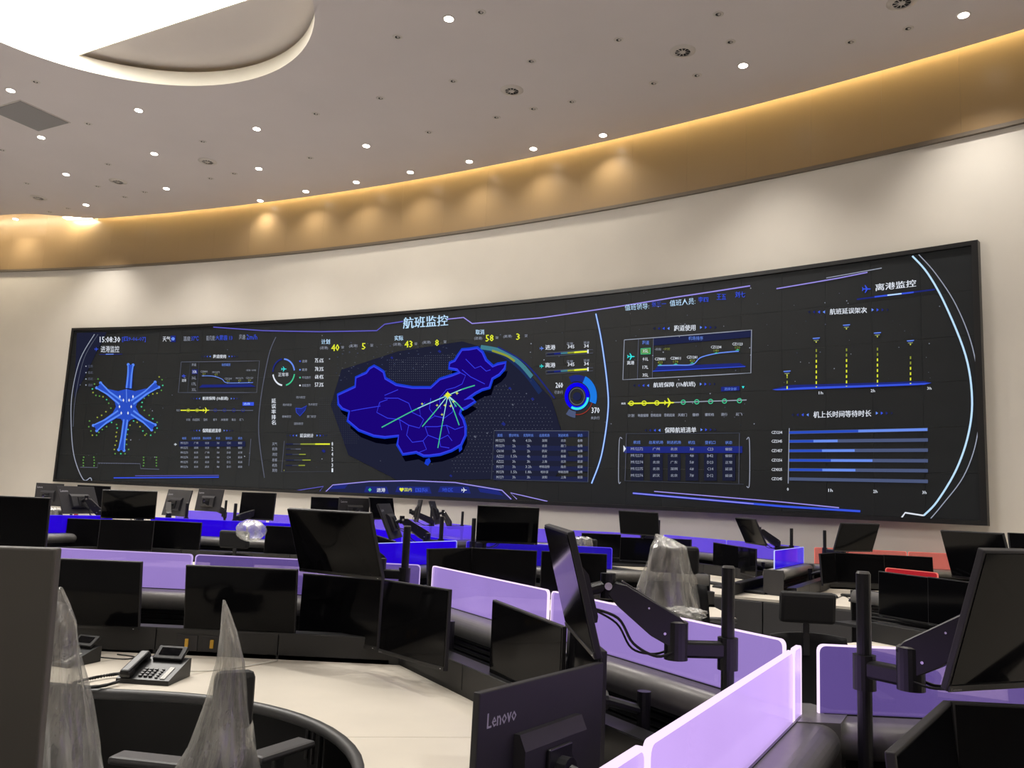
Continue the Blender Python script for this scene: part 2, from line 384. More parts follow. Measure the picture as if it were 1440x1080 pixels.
DIFN = ['the swirl diffuser left of centre', 'the middle one of three left swirl diffusers', 'the swirl diffuser nearest the left cove', 'the central swirl diffuser', 'the large swirl diffuser right of centre', 'the swirl diffuser at the top edge']
dl0 = None
def copy_tree(o, parent=None):
    c = o.copy(); COL.objects.link(c); c.parent = parent
    for ch in list(o.children): copy_tree(ch, c)
    return c
li = bpy.data.lights.new('downlight_beam', 'SPOT'); li.energy = DOWNLIGHT_W; li.spot_size = math.radians(96); li.spot_blend = 1.0
li.shadow_soft_size = 0.05; li.color = (1.0, 0.95, 0.88)
li2 = bpy.data.lights.new('wallwash_beam', 'SPOT'); li2.energy = DOWNLIGHT_W*.17; li2.spot_size = math.radians(122); li2.spot_blend = 0.9
li2.shadow_soft_size = 0.05; li2.color = (1.0, 0.93, 0.80)
pos = [at_z(x, y, ZC) for x, y in lit]
alld = [(p, True) for p in pos] + [(Vector((x, y, ZC)), False) for x, y in hid]
edge_ids = (10, 11, 13, 14, 15, 16, 17)
edl = []
for i, (p, vis) in enumerate(alld):
    lab = 'lit round downlight, ' + LITN[i] if vis else 'unseen round lit downlight, in a set with some added to brighten the right'
    grp = 'lit downlights along the wood band' if i in edge_ids else ('lit downlights in the ceiling field' if vis else 'downlights over the rear of the room')
    if dl0 is None: dl0 = make_downlight(p, lab, grp); t = dl0
    else:
        t = copy_tree(dl0); t.location = (p.x, p.y, ZC); t['label'] = lab; t['group'] = grp
    l = bpy.data.objects.new('downlight_beam', li2 if i in edge_ids or i == 4 else li); COL.objects.link(l); l.location = (p.x, p.y, ZC-.03)
small = [(50,115),(124,174),(3,211),(152,231),(38,258),(137,262),(70,298),(95,293),(175,277),(203,270),(285,199),(296,251),(329,244),(444,160),(436,222),
 (676,17),(559,52),(637,114),(747,86),(870,56),(919,117),(804,143),(698,165),(603,186),(535,138),(750,153),(1010,20),(1027,59),(980,106),(1196,59),(1277,40)]
used_l = set()
def small_label(x, y):
    L = [(math.hypot(x-a, y-b), a, b, 'the lit downlight '+n) for (a, b), n in zip(lit, LITN)] + [(math.hypot(x-a, y-b), a, b, n) for (a, b), n in zip(dif_px, DIFN)]
    for d, a, b, n in sorted(L):
        dx, dy = x-a, y-b
        w_ = ('right of' if dx > 0 else 'left of') if abs(dx) > abs(dy) else ('below' if dy > 0 else 'above')
        t = 'small unlit fitting ' + w_ + ' ' + n.replace(', ', ' ')
        if t not in used_l and len(t.split()) <= 16:
            used_l.add(t); return t
    return 'small unlit round ceiling fitting'
dif_px = [(292,227),(166,255),(54,278),(720,127),(960,72),(1268,3)]
sp0 = None
for x, y in small:
    p = at_z(x, y, ZC); slab_ = small_label(x, y)
    if sp0 is None:
        sp0 = thing('ceiling_spot', slab_, 'ceiling fitting', (p.x, p.y, ZC), group='small unlit ceiling fittings')
        r = B()
        prof = [(.032, .0), (.036, -.006), (.062, -.004), (.066, 0)]
        ring = [[r.verts.new((rr*math.cos(2*PI*k/16), rr*math.sin(2*PI*k/16), z)) for rr, z in prof] for k in range(16)]
        for k in range(16):
            for j in range(3): r.faces.new((ring[k][j], ring[(k+1) % 16][j], ring[(k+1) % 16][j+1], ring[k][j+1]))
        obj('trim_ring', r, 'vent', sp0, smooth=True)
        g = B(); bmesh.ops.create_cone(g, cap_ends=True, segments=16, radius1=.033, radius2=.03, depth=.004, matrix=Matrix.Translation((0, 0, -.002)))
        obj('aperture', g, 'void', sp0)
        g = B(); bmesh.ops.create_cone(g, cap_ends=True, segments=12, radius1=.012, radius2=.02, depth=.012, matrix=Matrix.Translation((.008, -.008, -.008)))
        obj('sensor', g, 'vent', sp0)
    else:
        t = copy_tree(sp0); t.location = (p.x, p.y, ZC); t['label'] = slab_
dif = [(292,227),(166,255),(54,278),(720,127),(960,72),(1268,3)]
dw = ['swirl air diffuser between two lit downlights, left centre of the ceiling', 'swirl air diffuser in the left part of the ceiling, middle of three', 'swirl air diffuser nearest the bright left cove', 'swirl air diffuser in the middle of the ceiling', 'large swirl air diffuser left of the single bright downlight', 'swirl air diffuser cut by the top edge of the picture']
df0 = None
for (x, y), lab in zip(dif, dw):
    p = at_z(x, y, ZC)
    if df0 is None:
        df0 = thing('swirl_diffuser', lab, 'air vent', (p.x, p.y, ZC))
        r = B(); prof = [(.10, -.02), (.125, -.022), (.165, -.004), (.168, 0)]
        ring = [[r.verts.new((rr*math.cos(2*PI*k/28), rr*math.sin(2*PI*k/28), z)) for rr, z in prof] for k in range(28)]
        for k in range(28):
            for j in range(3): r.faces.new((ring[k][j], ring[(k+1) % 28][j], ring[(k+1) % 28][j+1], ring[k][j+1]))
        obj('outer_ring', r, 'vent', df0, smooth=True)
        g = B(); bmesh.ops.create_cone(g, cap_ends=True, segments=24, radius1=.10, radius2=.10, depth=.006, matrix=Matrix.Translation((0, 0, -.006)))
        obj('throat', g, 'void', df0)
        hub = B(); bmesh.ops.create_cone(hub, cap_ends=True, segments=16, radius1=.03, radius2=.04, depth=.012, matrix=Matrix.Translation((0, 0, -.018)))
        obj('hub', hub, 'vent', df0)
        for k in range(10):
            v = B(); box(v, (.067, 0, 0), (.062, .010, .004), Matrix.Rotation(2*PI*k/10, 4, 'Z') @ Matrix.Translation((0, 0, -.016)) @ Matrix.Rotation(.6, 4, 'X'))
            obj('vane', v, 'vent', df0)
    else:
        t = copy_tree(df0); t.location = (p.x, p.y, ZC); t['label'] = lab
t = thing('return_grille', 'square flat grey return air grille in the ceiling at the left', 'air vent', (-8.15, 12.96, ZC), (0, 0, math.radians(-28)))
obj('grille_face', box(B(), (0, 0, -.008), (.82, .82, .016), bev=.004), 'grille', t)
obj('grille_frame', box(B(), (0, 0, -.004), (.86, .86, .008)), 'vent', t)

# ------------------------------------------------------------------ LED video wall
SR = WR-.09                 # face radius
SZ0, SZ1 = 1.53, 4.95
aL, aR = ang_at(94), ang_at(1386)
for (px, py) in ((107, 463), (80, 678)): pass
aL = math.atan2(18.375+21.335, -9.875+21.848) + .0; aR = math.atan2(9.735+21.335, 5.63+21.848)
led = thing('led_video_wall', 'very wide curved black LED video wall showing a blue flight monitoring dashboard', 'video wall', tuple(wp((aL+aR)/2, WR-.05, SZ0)))
led_inv = Matrix.Translation(-Vector(led.location))
def ledobj(name, bm, m, smooth=False):
    for v in bm.verts: v.co = led_inv @ v.co
    return obj(name, bm, m, led, smooth)
fw = 0.055/WR
ledobj('frame', arc_solid(B(), SR-.03, WR-.001, SZ1-.055, SZ1, aR, aL, 60), 'frame')
ledobj('frame', arc_solid(B(), SR-.03, WR-.001, SZ0, SZ0+.055, aR, aL, 60), 'frame')
ledobj('frame', arc_solid(B(), SR-.03, WR-.001, SZ0+.055, SZ1-.055, aR, aR+fw*1.3, 1), 'frame')
ledobj('frame', arc_solid(B(), SR-.03, WR-.001, SZ0+.055, SZ1-.055, aL-fw, aL, 1), 'frame')
NC, NR = 30, 6
cell_a = (aL-fw-aR-fw*1.3)/NC; cell_z = (SZ1-SZ0-.11)/NR
tile_me = None
for i in range(NC):
    for j in range(NR):
        a0 = aR+fw*1.3+i*cell_a; z0 = SZ0+.055+j*cell_z
        am = a0+cell_a/2
        if tile_me is None:
            bm = B(); hw = cell_a*SR/2-.0012
            box(bm, (0, .02, 0), (hw*2, .04, cell_z-.0024))
            tile_me = bpy.data.meshes.new('led_tile'); bm.to_mesh(tile_me); bm.free(); tile_me.materials.append(M['led'])
        o = bpy.data.objects.new('led_tile', tile_me); COL.objects.link(o); o.parent = led
        p = wp(am, SR+.0, z0+cell_z/2) - led.location
        o.location = p; o.rotation_euler = (0, 0, am-PI/2)
GR = SR-.008                 # graphics sit just proud of the tiles
def S(px, py, r=GR):
    """photo measurement -> (angle, height) on the screen's cylinder"""
    d = ray(px, py); a = d.x**2 + d.y**2; b = -2*(d.x*WC.x + d.y*WC.y); c = WC.length_squared - r*r
    t = (-b + math.sqrt(b*b - 4*a*c))/(2*a); return math.atan2(d.y*t-WC.y, d.x*t-WC.x), HC + d.z*t
def sp(a, z, off=0.0): return wp(a, GR-off*2.5, z)
def put_flat(bm, pts, off):
    """fill a polygon given as (angle, height) points, cut small enough to follow the curve"""
    t = B(); vs_ = [t.verts.new((a*GR, z, 0)) for a, z in pts]
    if len(vs_) <= 4:
        try: t.faces.new(vs_)
        except Exception: t.free(); return
    else:
        es = [t.edges.new((vs_[i], vs_[(i+1) % len(vs_)])) for i in range(len(vs_))]
        bmesh.ops.triangle_fill(t, use_beauty=True, edges=es)
    bmesh.ops.triangulate(t, faces=t.faces[:])
    for _ in range(7):
        L = [e for e in t.edges if abs(e.verts[0].co.x-e.verts[1].co.x) > .4]
        if not L: break
        bmesh.ops.subdivide_edges(t, edges=L, cuts=1); bmesh.ops.triangulate(t, faces=[f for f in t.faces if len(f.verts) > 3])
    mp = {v: bm.verts.new(sp(v.co.x/GR, v.co.y, off)) for v in t.verts}
    for f in t.faces: bm.faces.new([mp[v] for v in f.verts])
    t.free()
LAY = {}
def lay(name, m):
    k = (name, m)
    if k not in LAY: LAY[k] = B()
    return LAY[k]
class G:
    """drawing on the screen: name of the part and colour"""
    def __init__(s, name): s.name = name
    def poly(s, pts, m, off=0.0):
        put_flat(lay(s.name, m), [S(*p) for p in pts], off)
    def line(s, pts, wpx, m, off=0.001, closed=False):
        bm = lay(s.name, m)
        P = [S(*p) for p in pts]; Q = [(a*GR, z) for a, z in P]
        sc = S(pts[0][0], pts[0][1]+1)[1]-P[0][1]; wd = abs(sc)*wpx/2
        if closed: Q.append(Q[0]); Q.append(Q[1])
        else:
            Q2 = [Q[0]]
            for u, v in zip(Q, Q[1:]):
                k = max(1, int(abs(u[0]-v[0])/.35)+1)
                Q2 += [(u[0]+(v[0]-u[0])*j/k, u[1]+(v[1]-u[1])*j/k) for j in range(1, k+1)]
            Q = Q2
        n = len(Q)
        prev = None
        for i in range(n):
            a = Vector(Q[max(i-1, 0)]); b = Vector(Q[min(i+1, n-1)])
            t = (b-a); t = t.normalized() if t.length > 1e-6 else Vector((1, 0))
            nn = Vector((-t.y, t.x))*wd
            u, v = Vector(Q[i])+nn, Vector(Q[i])-nn
            cur = (bm.verts.new(sp(u.x/GR, u.y, off)), bm.verts.new(sp(v.x/GR, v.y, off)))
            if prev and not (closed and i == 0): bm.faces.new((prev[0], prev[1], cur[1], cur[0]))
            prev = cur
    def curve(s, pts, wpx, m, off=0.001, n=6):
        s.line([tuple(p[:2]) for p in spline([(x, y, 0) for x, y in pts], n)], wpx, m, off)
    def text(s, t, x0, y0, x1, y1, m, bold=0.02, off=0.002, y0r=None, y1r=None):
        """fit string to box: left top (x0,y0) left bottom (x0,y1); right edge heights y0r,y1r optional"""
        y0r = y0 if y0r is None else y0r; y1r = y1 if y1r is None else y1r
        if t == '✈': return s.plane((x0+x1)/2, (y0+y1)/2, abs(x1-x0)/2, m, off)
        bm = lay(s.name, m); V, Fc = tmesh(t, 0.0)
        if bold > .028:
            e = min(.35, abs(y1-y0)*.035)*(1.5 if bold > .04 else 1)
            s.text(t, x0+e, y0, x1+e, y1, m, .0, off+.0001, None if y0r is None else y0r, None if y1r is None else y1r)
        c = {k: S(*p) for k, p in dict(a=(x0, y1), b=(x1, y1r), c=(x1, y0r), d=(x0, y0)).items()}
        vv = []
        for u, v in V:
            a = (c['a'][0]*(1-u)+c['b'][0]*u)*(1-v)+(c['d'][0]*(1-u)+c['c'][0]*u)*v
            z = (c['a'][1]*(1-u)+c['b'][1]*u)*(1-v)+(c['d'][1]*(1-u)+c['c'][1]*u)*v
            vv.append(bm.verts.new(sp(a, z, off)))
        for f in Fc:
            try: bm.faces.new([vv[i] for i in f])
            except Exception: pass
    def plane(s, cx, cy, r, m, off):
        P = [(1, 0), (.75, -.13), (.28, -.13), (-.18, -.85), (-.38, -.85), (-.12, -.13), (-.62, -.13), (-.8, -.42), (-.95, -.42), (-.85, 0), (-.95, .42), (-.8, .42), (-.62, .13), (-.12, .13), (-.38, .85), (-.18, .85), (.28, .13), (.75, .13)]
        s.poly([(cx+x*r, cy+y*r) for x, y in P], m, off)
    def ring(s, cx, cy, r, wpx, m, a0=0, a1=360, ry=1.0, off=0.001, n=28):
        s.line([(cx+r*math.cos(math.radians(a0+(a1-a0)*i/n)), cy-r*ry*math.sin(math.radians(a0+(a1-a0)*i/n))) for i in range(n+1)], wpx, m, off)
    def dot(s, cx, cy, r, m, off=0.001, n=6):
        s.poly([(cx+r*math.cos(2*PI*i/n), cy+r*math.sin(2*PI*i/n)) for i in range(n)], m, off)
    def rect(s, x0, y0, x1, y1, m, off=0.0, y0r=None, y1r=None):
        y0r = y0 if y0r is None else y0r; y1r = y1 if y1r is None else y1r
        n = max(1, int((x1-x0)/25))
        for i in range(n):
            u, v = i/n, (i+1)/n
            L = lambda a, b, q: a+(b-a)*q
            s.poly([(L(x0, x1, u), L(y1, y1r, u)), (L(x0, x1, v), L(y1, y1r, v)), (L(x0, x1, v), L(y0, y0r, v)), (L(x0, x1, u), L(y0, y0r, u))], m, off)
def E_(name, rgb, s=1.0): M[name] = emi(name, rgb, s)
E_('s_white', (222, 228, 238)); E_('s_grey', (150, 156, 172)); E_('s_dim', (92, 96, 112)); E_('s_faint', (66, 70, 82)); E_('s_cyan', (190, 225, 255))
E_('s_blue', (60, 85, 220)); E_('s_blued', (38, 46, 120)); E_('s_navy', (38, 42, 72)); E_('s_bluel', (105, 140, 235)); E_('s_violet', (150, 140, 225)); E_('s_violetd', (95, 92, 185))
E_('s_yellow', (225, 232, 60)); E_('s_olive', (140, 150, 60)); E_('s_green', (70, 190, 140)); E_('s_greend', (90, 140, 70)); E_('s_map', (32, 14, 118)); E_('s_glow', (30, 62, 205)); E_('s_mapline', (58, 62, 235))
E_('s_shadow', (6, 6, 22)); E_('s_haze', (34, 48, 88)); E_('s_haze2', (36, 38, 56)); E_('s_teal', (60, 225, 225)); E_('s_deep', (22, 10, 235)); E_('s_azure', (35, 120, 225)); E_('s_aurora', (70, 125, 140)); E_('s_barb', (78, 88, 120)); E_('s_terminal', (46, 78, 190)); E_('s_terml', (90, 135, 240)); E_('s_red', (150, 60, 50))
RAND = random.Random(3)
def sky(gname, x0, x1, y0, y1, n):
    g = G(gname)
    for _ in range(n):
        x, y = RAND.uniform(x0, x1), RAND.uniform(y0, y1); g.dot(x, y, RAND.uniform(.4, 1.1), RAND.choice(['s_dim', 's_grey', 's_faint']), .001, 4)
# --- outer frame lines
g = G('border_graphic')
g.curve([(133, 470), (113, 505), (102, 550), (100, 590), (104, 640), (117, 674), (127, 672), (129, 676)], 1.3, 's_grey')
g.curve([(138, 470), (118, 505), (106, 560), (103, 600)], .8, 's_dim')
g.line([(300, 460), (370, 465), (450, 466.5), (530, 465), (541, 456), (567, 452)], 1.5, 's_violetd')
g.line([(628, 449), (652, 446.5), (664, 455), (760, 447), (870, 431), (950, 418), (1055, 402)], 1.5, 's_violet')
g.line([(1092, 406), (1180, 391), (1220, 383)], 1.6, 's_violet'); g.line([(1162, 391), (1240, 377)], 1.2, 's_grey')
g.curve([(1283, 360), (1305, 385), (1330, 430), (1358, 500), (1367, 560), (1362, 610), (1345, 660), (1318, 705), (1299, 725)], 2.3, 's_cyan')
g.curve([(1292, 358), (1316, 385), (1345, 430), (1368, 490), (1378, 560), (1373, 620), (1355, 670), (1325, 710), (1309, 729)], 1.2, 's_grey')
g.line([(1299, 725), (1273, 721), (1268, 728)], 2.2, 's_white')
g.curve([(388, 474), (378, 500), (367, 560), (364, 610), (372, 672)], 1.4, 's_dim')
g.curve([(838, 441), (846, 480), (854, 540), (855, 580), (846, 640), (832, 680)], 2.4, 's_bluel'); g.curve([(838, 441), (846, 480), (854, 540), (855, 580), (846, 640), (832, 680)], 1.0, 's_cyan', .002)
g.poly([(108, 468), (150, 467), (104, 560)], 's_haze2'); 
g.line([(160, 672), (308, 671)], 1.6, 's_blue'); g.line([(190, 669), (308, 668.5)], .9, 's_violetd')
g.line([(890, 693.5), (1100, 712), (1210, 719)], 2.6, 's_blue'); g.line([(920, 691), (1100, 706), (1180, 714)], 1.4, 's_violet'); g.line([(890, 693.5), (1060, 708.5)], 1.2, 's_violet', .002)
# --- title
g = G('title_text'); g.text('航班监控', 567, 446.5, 630, 462.5, 's_cyan', .045, y0r=442.5, y1r=458)
# --- left top
g = G('left_header_text')
g.text('15:08:30', 140.5, 473.5, 169, 481.5, 's_white', .03); g.text('[四9-06-07]', 172, 473.5, 205, 481, 's_blue', .01)
g.text('进港监控', 142, 486.5, 168, 495.5, 's_white', .02); g.text('✈', 133, 487, 139, 495, 's_blue', .01)
g.line([(140, 498.5), (172, 498)], .9, 's_blued'); g.line([(149, 498.2), (160, 498)], 1.2, 's_bluel', .002)
g.text('天气:', 229, 473, 241, 480.5, 's_white', .02); g.rect(240, 472, 247, 481, 's_blued'); g.dot(243.5, 476.5, 2.6, 's_bluel')
g.text('温度:', 258, 473, 269, 479.5, 's_grey', .02); g.text('37℃', 269.5, 472.8, 279.5, 479, 's_blue', .01)
g.text('能见度:', 290.5, 472, 303, 479, 's_grey', .02); g.text('大雾霾 13', 303.5, 471.5, 327, 478.5, 's_blue', .01)
g.text('风速:', 336.5, 470.5, 346, 477.5, 's_grey', .02); g.text('2m/h', 347, 470.3, 362, 477.5, 's_blue', .01)
for k, (a, y) in enumerate((('公务', 515), ('客机', 524), ('货机', 533), ('通航', 541.5))):
    g.text(a, 124, y-2, 131, y+2, 's_dim', .01); g.dot(121, y, 1, 's_grey')
# --- terminal: star of six concourses
g = G('terminal_graphic')
cx, cy = 177, 572
body = [(165, 552), (190, 552), (203, 549), (197, 560), (190, 572), (199, 584), (187, 588), (179, 596), (176, 596), (170, 588), (157, 588), (163, 572), (158, 560), (150, 549)]
g.poly([(152, 547), (166, 550), (178, 547), (190, 550), (206, 546), (195, 560), (191, 572), (198, 586), (184, 590), (176, 598), (170, 589), (155, 587), (163, 572), (160, 560)], 's_terminal')
def finger(x0, y0, x1, y1, w0, w1, fork):
    d = Vector((x1-x0, y1-y0)); L = d.length; d.normalize(); nn = Vector((-d.y, d.x))
    a, b = Vector((x0, y0)), Vector((x1, y1))
    g.poly([tuple(a+nn*w0), tuple(b+nn*w1), tuple(b-nn*w1), tuple(a-nn*w0)], 's_terminal', .001)
    for sgn in (1, -1):
        e = b+nn*sgn*fork
        g.line([tuple(a+nn*sgn*w0*.6), tuple(a.lerp(b, .55)+nn*sgn*w1*.7), tuple(e)], 2.6, 's_terml', .002)
        g.line([tuple(a+nn*sgn*w0*.2), tuple(a.lerp(b, .55)+nn*sgn*w1*.1), tuple(e-nn*sgn*1.2)], 1.6, 's_terminal', .003)
        g.dot(e.x, e.y, 2.2, 's_terml', .0025, 8)
finger(181, 546, 184, 513, 4.6, 3.6, 3.4)
finger(170, 566, 139, 542, 5, 3.0, 4.4); finger(186, 566, 221, 541, 5, 3.0, 4.4)
finger(168, 580, 134, 602, 5, 3.0, 4.4); finger(186, 580, 216, 601, 5, 3.0, 4.4); finger(177, 590, 171, 633, 4.2, 3.6, 3.8)
g.line([(178, 547), (178.5, 566)], 1.2, 's_bluel', .003)
for x, y in ((169, 558), (187.5, 558), (168.5, 572), (185, 572), (171, 581), (180.5, 581), (174, 563), (182, 563)): g.poly([(x, y-2.6), (x+1.2, y), (x, y+2.4), (x-1.2, y)], 's_white', .004)
gd = [(138,533),(133,540),(130,547),(131,552),(135,556),(140,557),(145,558),(150,562),(153,567),(156,574),(149,579),(143,584),(137,587),(126,592),(125,600),(128,606),(130,612),(136,612),(139,608),(144,604),(150,600),(157,594),(164,597),(165,602),(164,608),(163,614),(164,620),(162,626),(161,632),(162,638),(170,638),(176,638),(181,632),(178,625),(178,618),(179,611),(180,604),(183,598),(188,592),(193,594),(197,600),(201,606),(204,612),(206,610),(212,612),(218,608),(221,602),(221,594),(215,589),(210,584),(203,577),(199,572),(200,566),(203,560),(209,556),(215,554),(221,553),(227,549),(229,542),(228,534),(224,530)]
for k, (x, y) in enumerate(gd): g.dot(x, y, 1.25, RAND.choice(['s_greend', 's_greend', 's_green', 's_olive']), .001, 5)
for x0, n in ((117, 4), (132, 4), (201.5, 4), (220, 4)):
    for k in range(n): g.dot(x0+RAND.uniform(0, 1), 643+k*4, 1.2, 's_greend', .001, 5)
g.line([(113, 657), (137, 657.5), (138, 651), (197, 652), (198, 659), (224, 660)], .9, 's_dim')
for k in range(16): g.dot(140+k*3.4, 651.8, .8, 's_dim', .002, 4)
# --- small left panel group
def heading(gg, t, x0, x1, y, h, sz=1.0, y1=None, col='s_white'):
    y1 = y if y1 is None else y1
    gg.text(t, x0, y-h, x1, y+h, col, .03, y0r=y1-h, y1r=y1+h)
    st = 5.2*sz
    for k in range(4):
        c = ['s_bluel', 's_blue', 's_blued', 's_navy'][k]
        xx = x0-5*sz-k*st; yy = y+(y-y1)*.1
        gg.poly([(xx, yy-1.7*sz), (xx, yy+1.7*sz), (xx-2.4*sz, yy)], c, .001)
        xx = x1+5*sz+k*st; yy = y1-(y-y1)*.1
        gg.poly([(xx, yy-1.7*sz), (xx+2.4*sz, yy), (xx, yy+1.7*sz)], c, .001)
g = G('left_panel_graphic')
heading(g, '跑道使用', 300, 318, 501.3, 2.6, .75)
g.line([(255, 509), (365, 507.5), (361, 552), (251, 552), (255, 509)], .8, 's_dim'); g.line([(268, 509), (264, 552)], .7, 's_faint'); g.line([(280, 509), (277, 552)], .7, 's_faint')
g.text('排序规则', 312, 511, 324, 515, 's_bluel', .01); g.rect(270, 519.5, 278, 526, 's_blued', .001); g.text('35R', 271, 521, 277, 525, 's_white', .02, .003)
for y, t in ((513, '跑道'), (531.5, '36L'), (540, '17L'), (548, '35L')): g.text(t, 270, y-2, 276, y+2, 's_grey', .02)
g.text('✈', 256, 526, 262, 531.5, 's_blue', .01); g.text('进港', 256, 533, 262, 537, 's_white', .02)
g.curve([(284, 528.5), (300, 529), (312, 533), (318, 538), (335, 538.5), (356, 538)], .9, 's_bluel'); g.poly([(284, 541), (352, 540), (360, 544), (280, 545)], 's_blued')
for x, y, t in ((284, 522.5, 'CZ8881'), (301, 523.5, 'MU2271'), (318, 532.5, 'CZ1234'), (334, 532, 'MU2271'), (348, 531.5, 'CZ1123')):
    g.text(t, x-2, y-1.3, x+8, y+1.3, 's_grey', .02); g.text('423', x+1, y+2, x+5, y+4.5, 's_olive', .01); g.dot(x+2, y+6, .9, 's_grey')
g.text('•实际 •计划', 346, 519.5, 360, 522, 's_grey', .01)
heading(g, '航班保障 (1h航班)', 285, 321, 560.5, 2.8, .75)
g.rect(341, 565.5, 357, 570.5, 's_blue'); g.text('选择', 343, 566.5, 352, 569.5, 's_cyan', .0, .003)
g.line([(254, 577), (290, 577)], 1.5, 's_yellow'); g.line([(290, 577), (356, 577.2)], 1.1, 's_dim'); g.text('航班', 248.5, 575.5, 253, 578.5, 's_grey', .02)
for x in (265, 277.5): g.ring(x, 577, 2.2, 1, 's_olive', n=10, off=.002)
for x in (303, 316, 329, 342): g.ring(x, 577, 2.2, 1, 's_blued', n=10, off=.002)
g.text('✈', 285.5, 572, 295, 582, 's_yellow', .02, .003)
for x, t in ((262, '计划'), (271, '机组登机'), (286.5, '登机'), (300, '客齐'), (311, '关客舱'), (326, '推出'), (337, '起飞')): g.text(t, x, 588.5, x+(10 if len(t) > 2 else 5.5), 592, 's_grey', .02)
heading(g, '保障航班清单', 285, 311, 605.5, 2.8, .75)
def table(gg, heads, rows, xs, y0, dy, hw, ch, slope=0.0, hcol='s_bluel', col='s_grey', hsz=None):
    for x, t in zip(xs, heads):
        ww = hw*len(t); yy = y0+slope*x; gg.text(t, x-ww/2, yy-ch*1.15, x+ww/2, yy+ch*1.15, hcol, .02, .003)
    for r, row in enumerate(rows):
        for x, t in zip(xs, row):
            ww = hw*(len(t) if ord(t[0]) > 255 else len(t)*.58); yy = y0+(r+1)*dy+slope*x
            gg.text(t, x-ww/2, yy-ch, x+ww/2, yy+ch, col, .03, .003)
HEAD = ['航班', '出发机场', '到达机场', '机位', '登机口', '状态']
R1 = [['MU2271', '广州', '北京', '3#', 'C01', '催促'], ['MU2272', '深圳', '北京', '4#', 'B02', '催促'], ['MU2273', '北京', '广州', '5#', 'D03', '正常'], ['MU2274', '北京', '深圳', '6#', 'C14', '延误'], ['MU2275', '武汉', '北京', '7#', 'D12', '延误'], ['MU2276', '北京', '武汉', '8#', 'D11', '延误']]
g.rect(252, 620.5, 345, 628, 's_navy', .0005)
table(g, HEAD, R1, [259.5, 276, 291.5, 307, 322, 338], 616.3, 6.7, 2.9, 1.5)
g.line([(353, 617), (350, 655)], .9, 's_dim'); g.text('✈', 245, 621, 249.5, 629, 's_white', .02)
# --- ring, percentages, radar, bars
g = G('punctuality_graphic')
RX, RY = 399, 523.5
g.ring(RX, RY, 15.2, 2.2, 's_bluel', 8, 88, 1.22); g.ring(RX, RY, 15.2, 2.2, 's_blued', 98, 178, 1.22); g.ring(RX, RY, 15.2, 2.2, 's_white', 190, 262, 1.22); g.ring(RX, RY, 15.2, 2.2, 's_green', 282, 352, 1.22)
g.text('✈', 395.5, 516.5, 403.5, 521.5, 's_teal', .02); g.text('正常率', 391.5, 524, 406, 529.5, 's_white', .02)
for y, t, c in ((507, '75.6%', 's_blue'), (519, '78.3%', 's_bluel'), (530, '68.4%', 's_green'), (541, '57.3%', 's_white')):
    g.text(t, 443, y-3, 455, y+3, 's_white', .03); g.dot(422, y+1, 1.3, c); g.text({507: '进港', 519: '离港', 530: '平均放行', 541: '始发放行'}[y], 425, y-1, 437 if y > 525 else 432, y+3, 's_grey', .01)
for k, ch in enumerate('延误率排名'): g.text(ch, 382, 560.5+k*7.6, 388, 567+k*7.6, 's_white', .03)
for x, y, t in ((417, 557, '四川航空'), (398, 567.5, '南方航空'), (434, 567, '东方航空'), (397, 584, '春秋航空'), (432, 584, '厦门航空'), (414, 594, '国际航空')): g.text(t, x, y, x+12.5, y+3.5, 's_grey', .01)
g.poly([(416, 574), (424, 574.5), (431.5, 570.5), (429, 577), (422, 585), (417, 580)], 's_blued'); g.line([(416, 574), (424, 574.5), (431.5, 570.5), (429, 577), (422, 585), (417, 580), (416, 574)], .7, 's_blue')
heading(g, '延误统计', 422, 441, 612.5, 2.8, .85)
g.line([(400, 620), (396, 664)], .8, 's_dim'); g.line([(396, 663.5), (464, 663)], .6, 's_faint')
for y, L, c, t, v in ((624.5, 464, 's_yellow', '天气', '8'), (631.5, 423, 's_dim', '机场', '2'), (639, 430, 's_olive', '流控', '4'), (647, 437, 's_olive', '旅客', '5'), (654.5, 429, 's_olive', '机务', '3'), (661.5, 399, 's_olive', '其他', '1')):
    for k in range(6):
        xa = 402+(L-402)*k/6; xb = 402+(L-402)*(k+1)/6
        if c == 's_yellow': cc = ['s_navy', 's_faint', 's_olive', 's_olive', 's_yellow', 's_yellow'][k]
        else: cc = ['s_navy', 's_navy', 's_faint', 's_faint', c, c][k]
        g.line([(xa, y+(x0s := 0)), (xb, y)], 2.0 if c == 's_yellow' else 1.5, cc)
    g.text(t, 383, y-2.4, 390, y+2.2, 's_grey', .02); g.text(v, 466.5, y-3, 468.5, y+2.4, 's_white', .03)
# --- counters
g = G('counter_text')
for x, y, t, v1, v2, dx in ((452, 477, '计划', '40', '5', 0), (555, 472, '实际', '43', '8', 0), (669, 463.5, '取消', '58', '3', 0)):
    g.text(t, x, y, x+12, y+7, 's_cyan', .03)
    g.text('(进港)', x-2, y+10, x+9.5, y+15, 's_grey', .02); g.text(v1, x+14, y+7.5, x+25, y+17, 's_yellow', .05, y0r=y+7, y1r=y+16.3); g.text('架', x+28, y+9.5, x+32, y+13.5, 's_grey', .02)
    g.text('(离港)', x+39, y+7.5, x+51, y+12.5, 's_grey', .02, y0r=y+7, y1r=y+12); g.text(v2, x+57, y+5.5, x+62, y+14.5, 's_yellow', .05); g.text('架', x+69, y+6.5, x+73, y+11, 's_grey', .02)
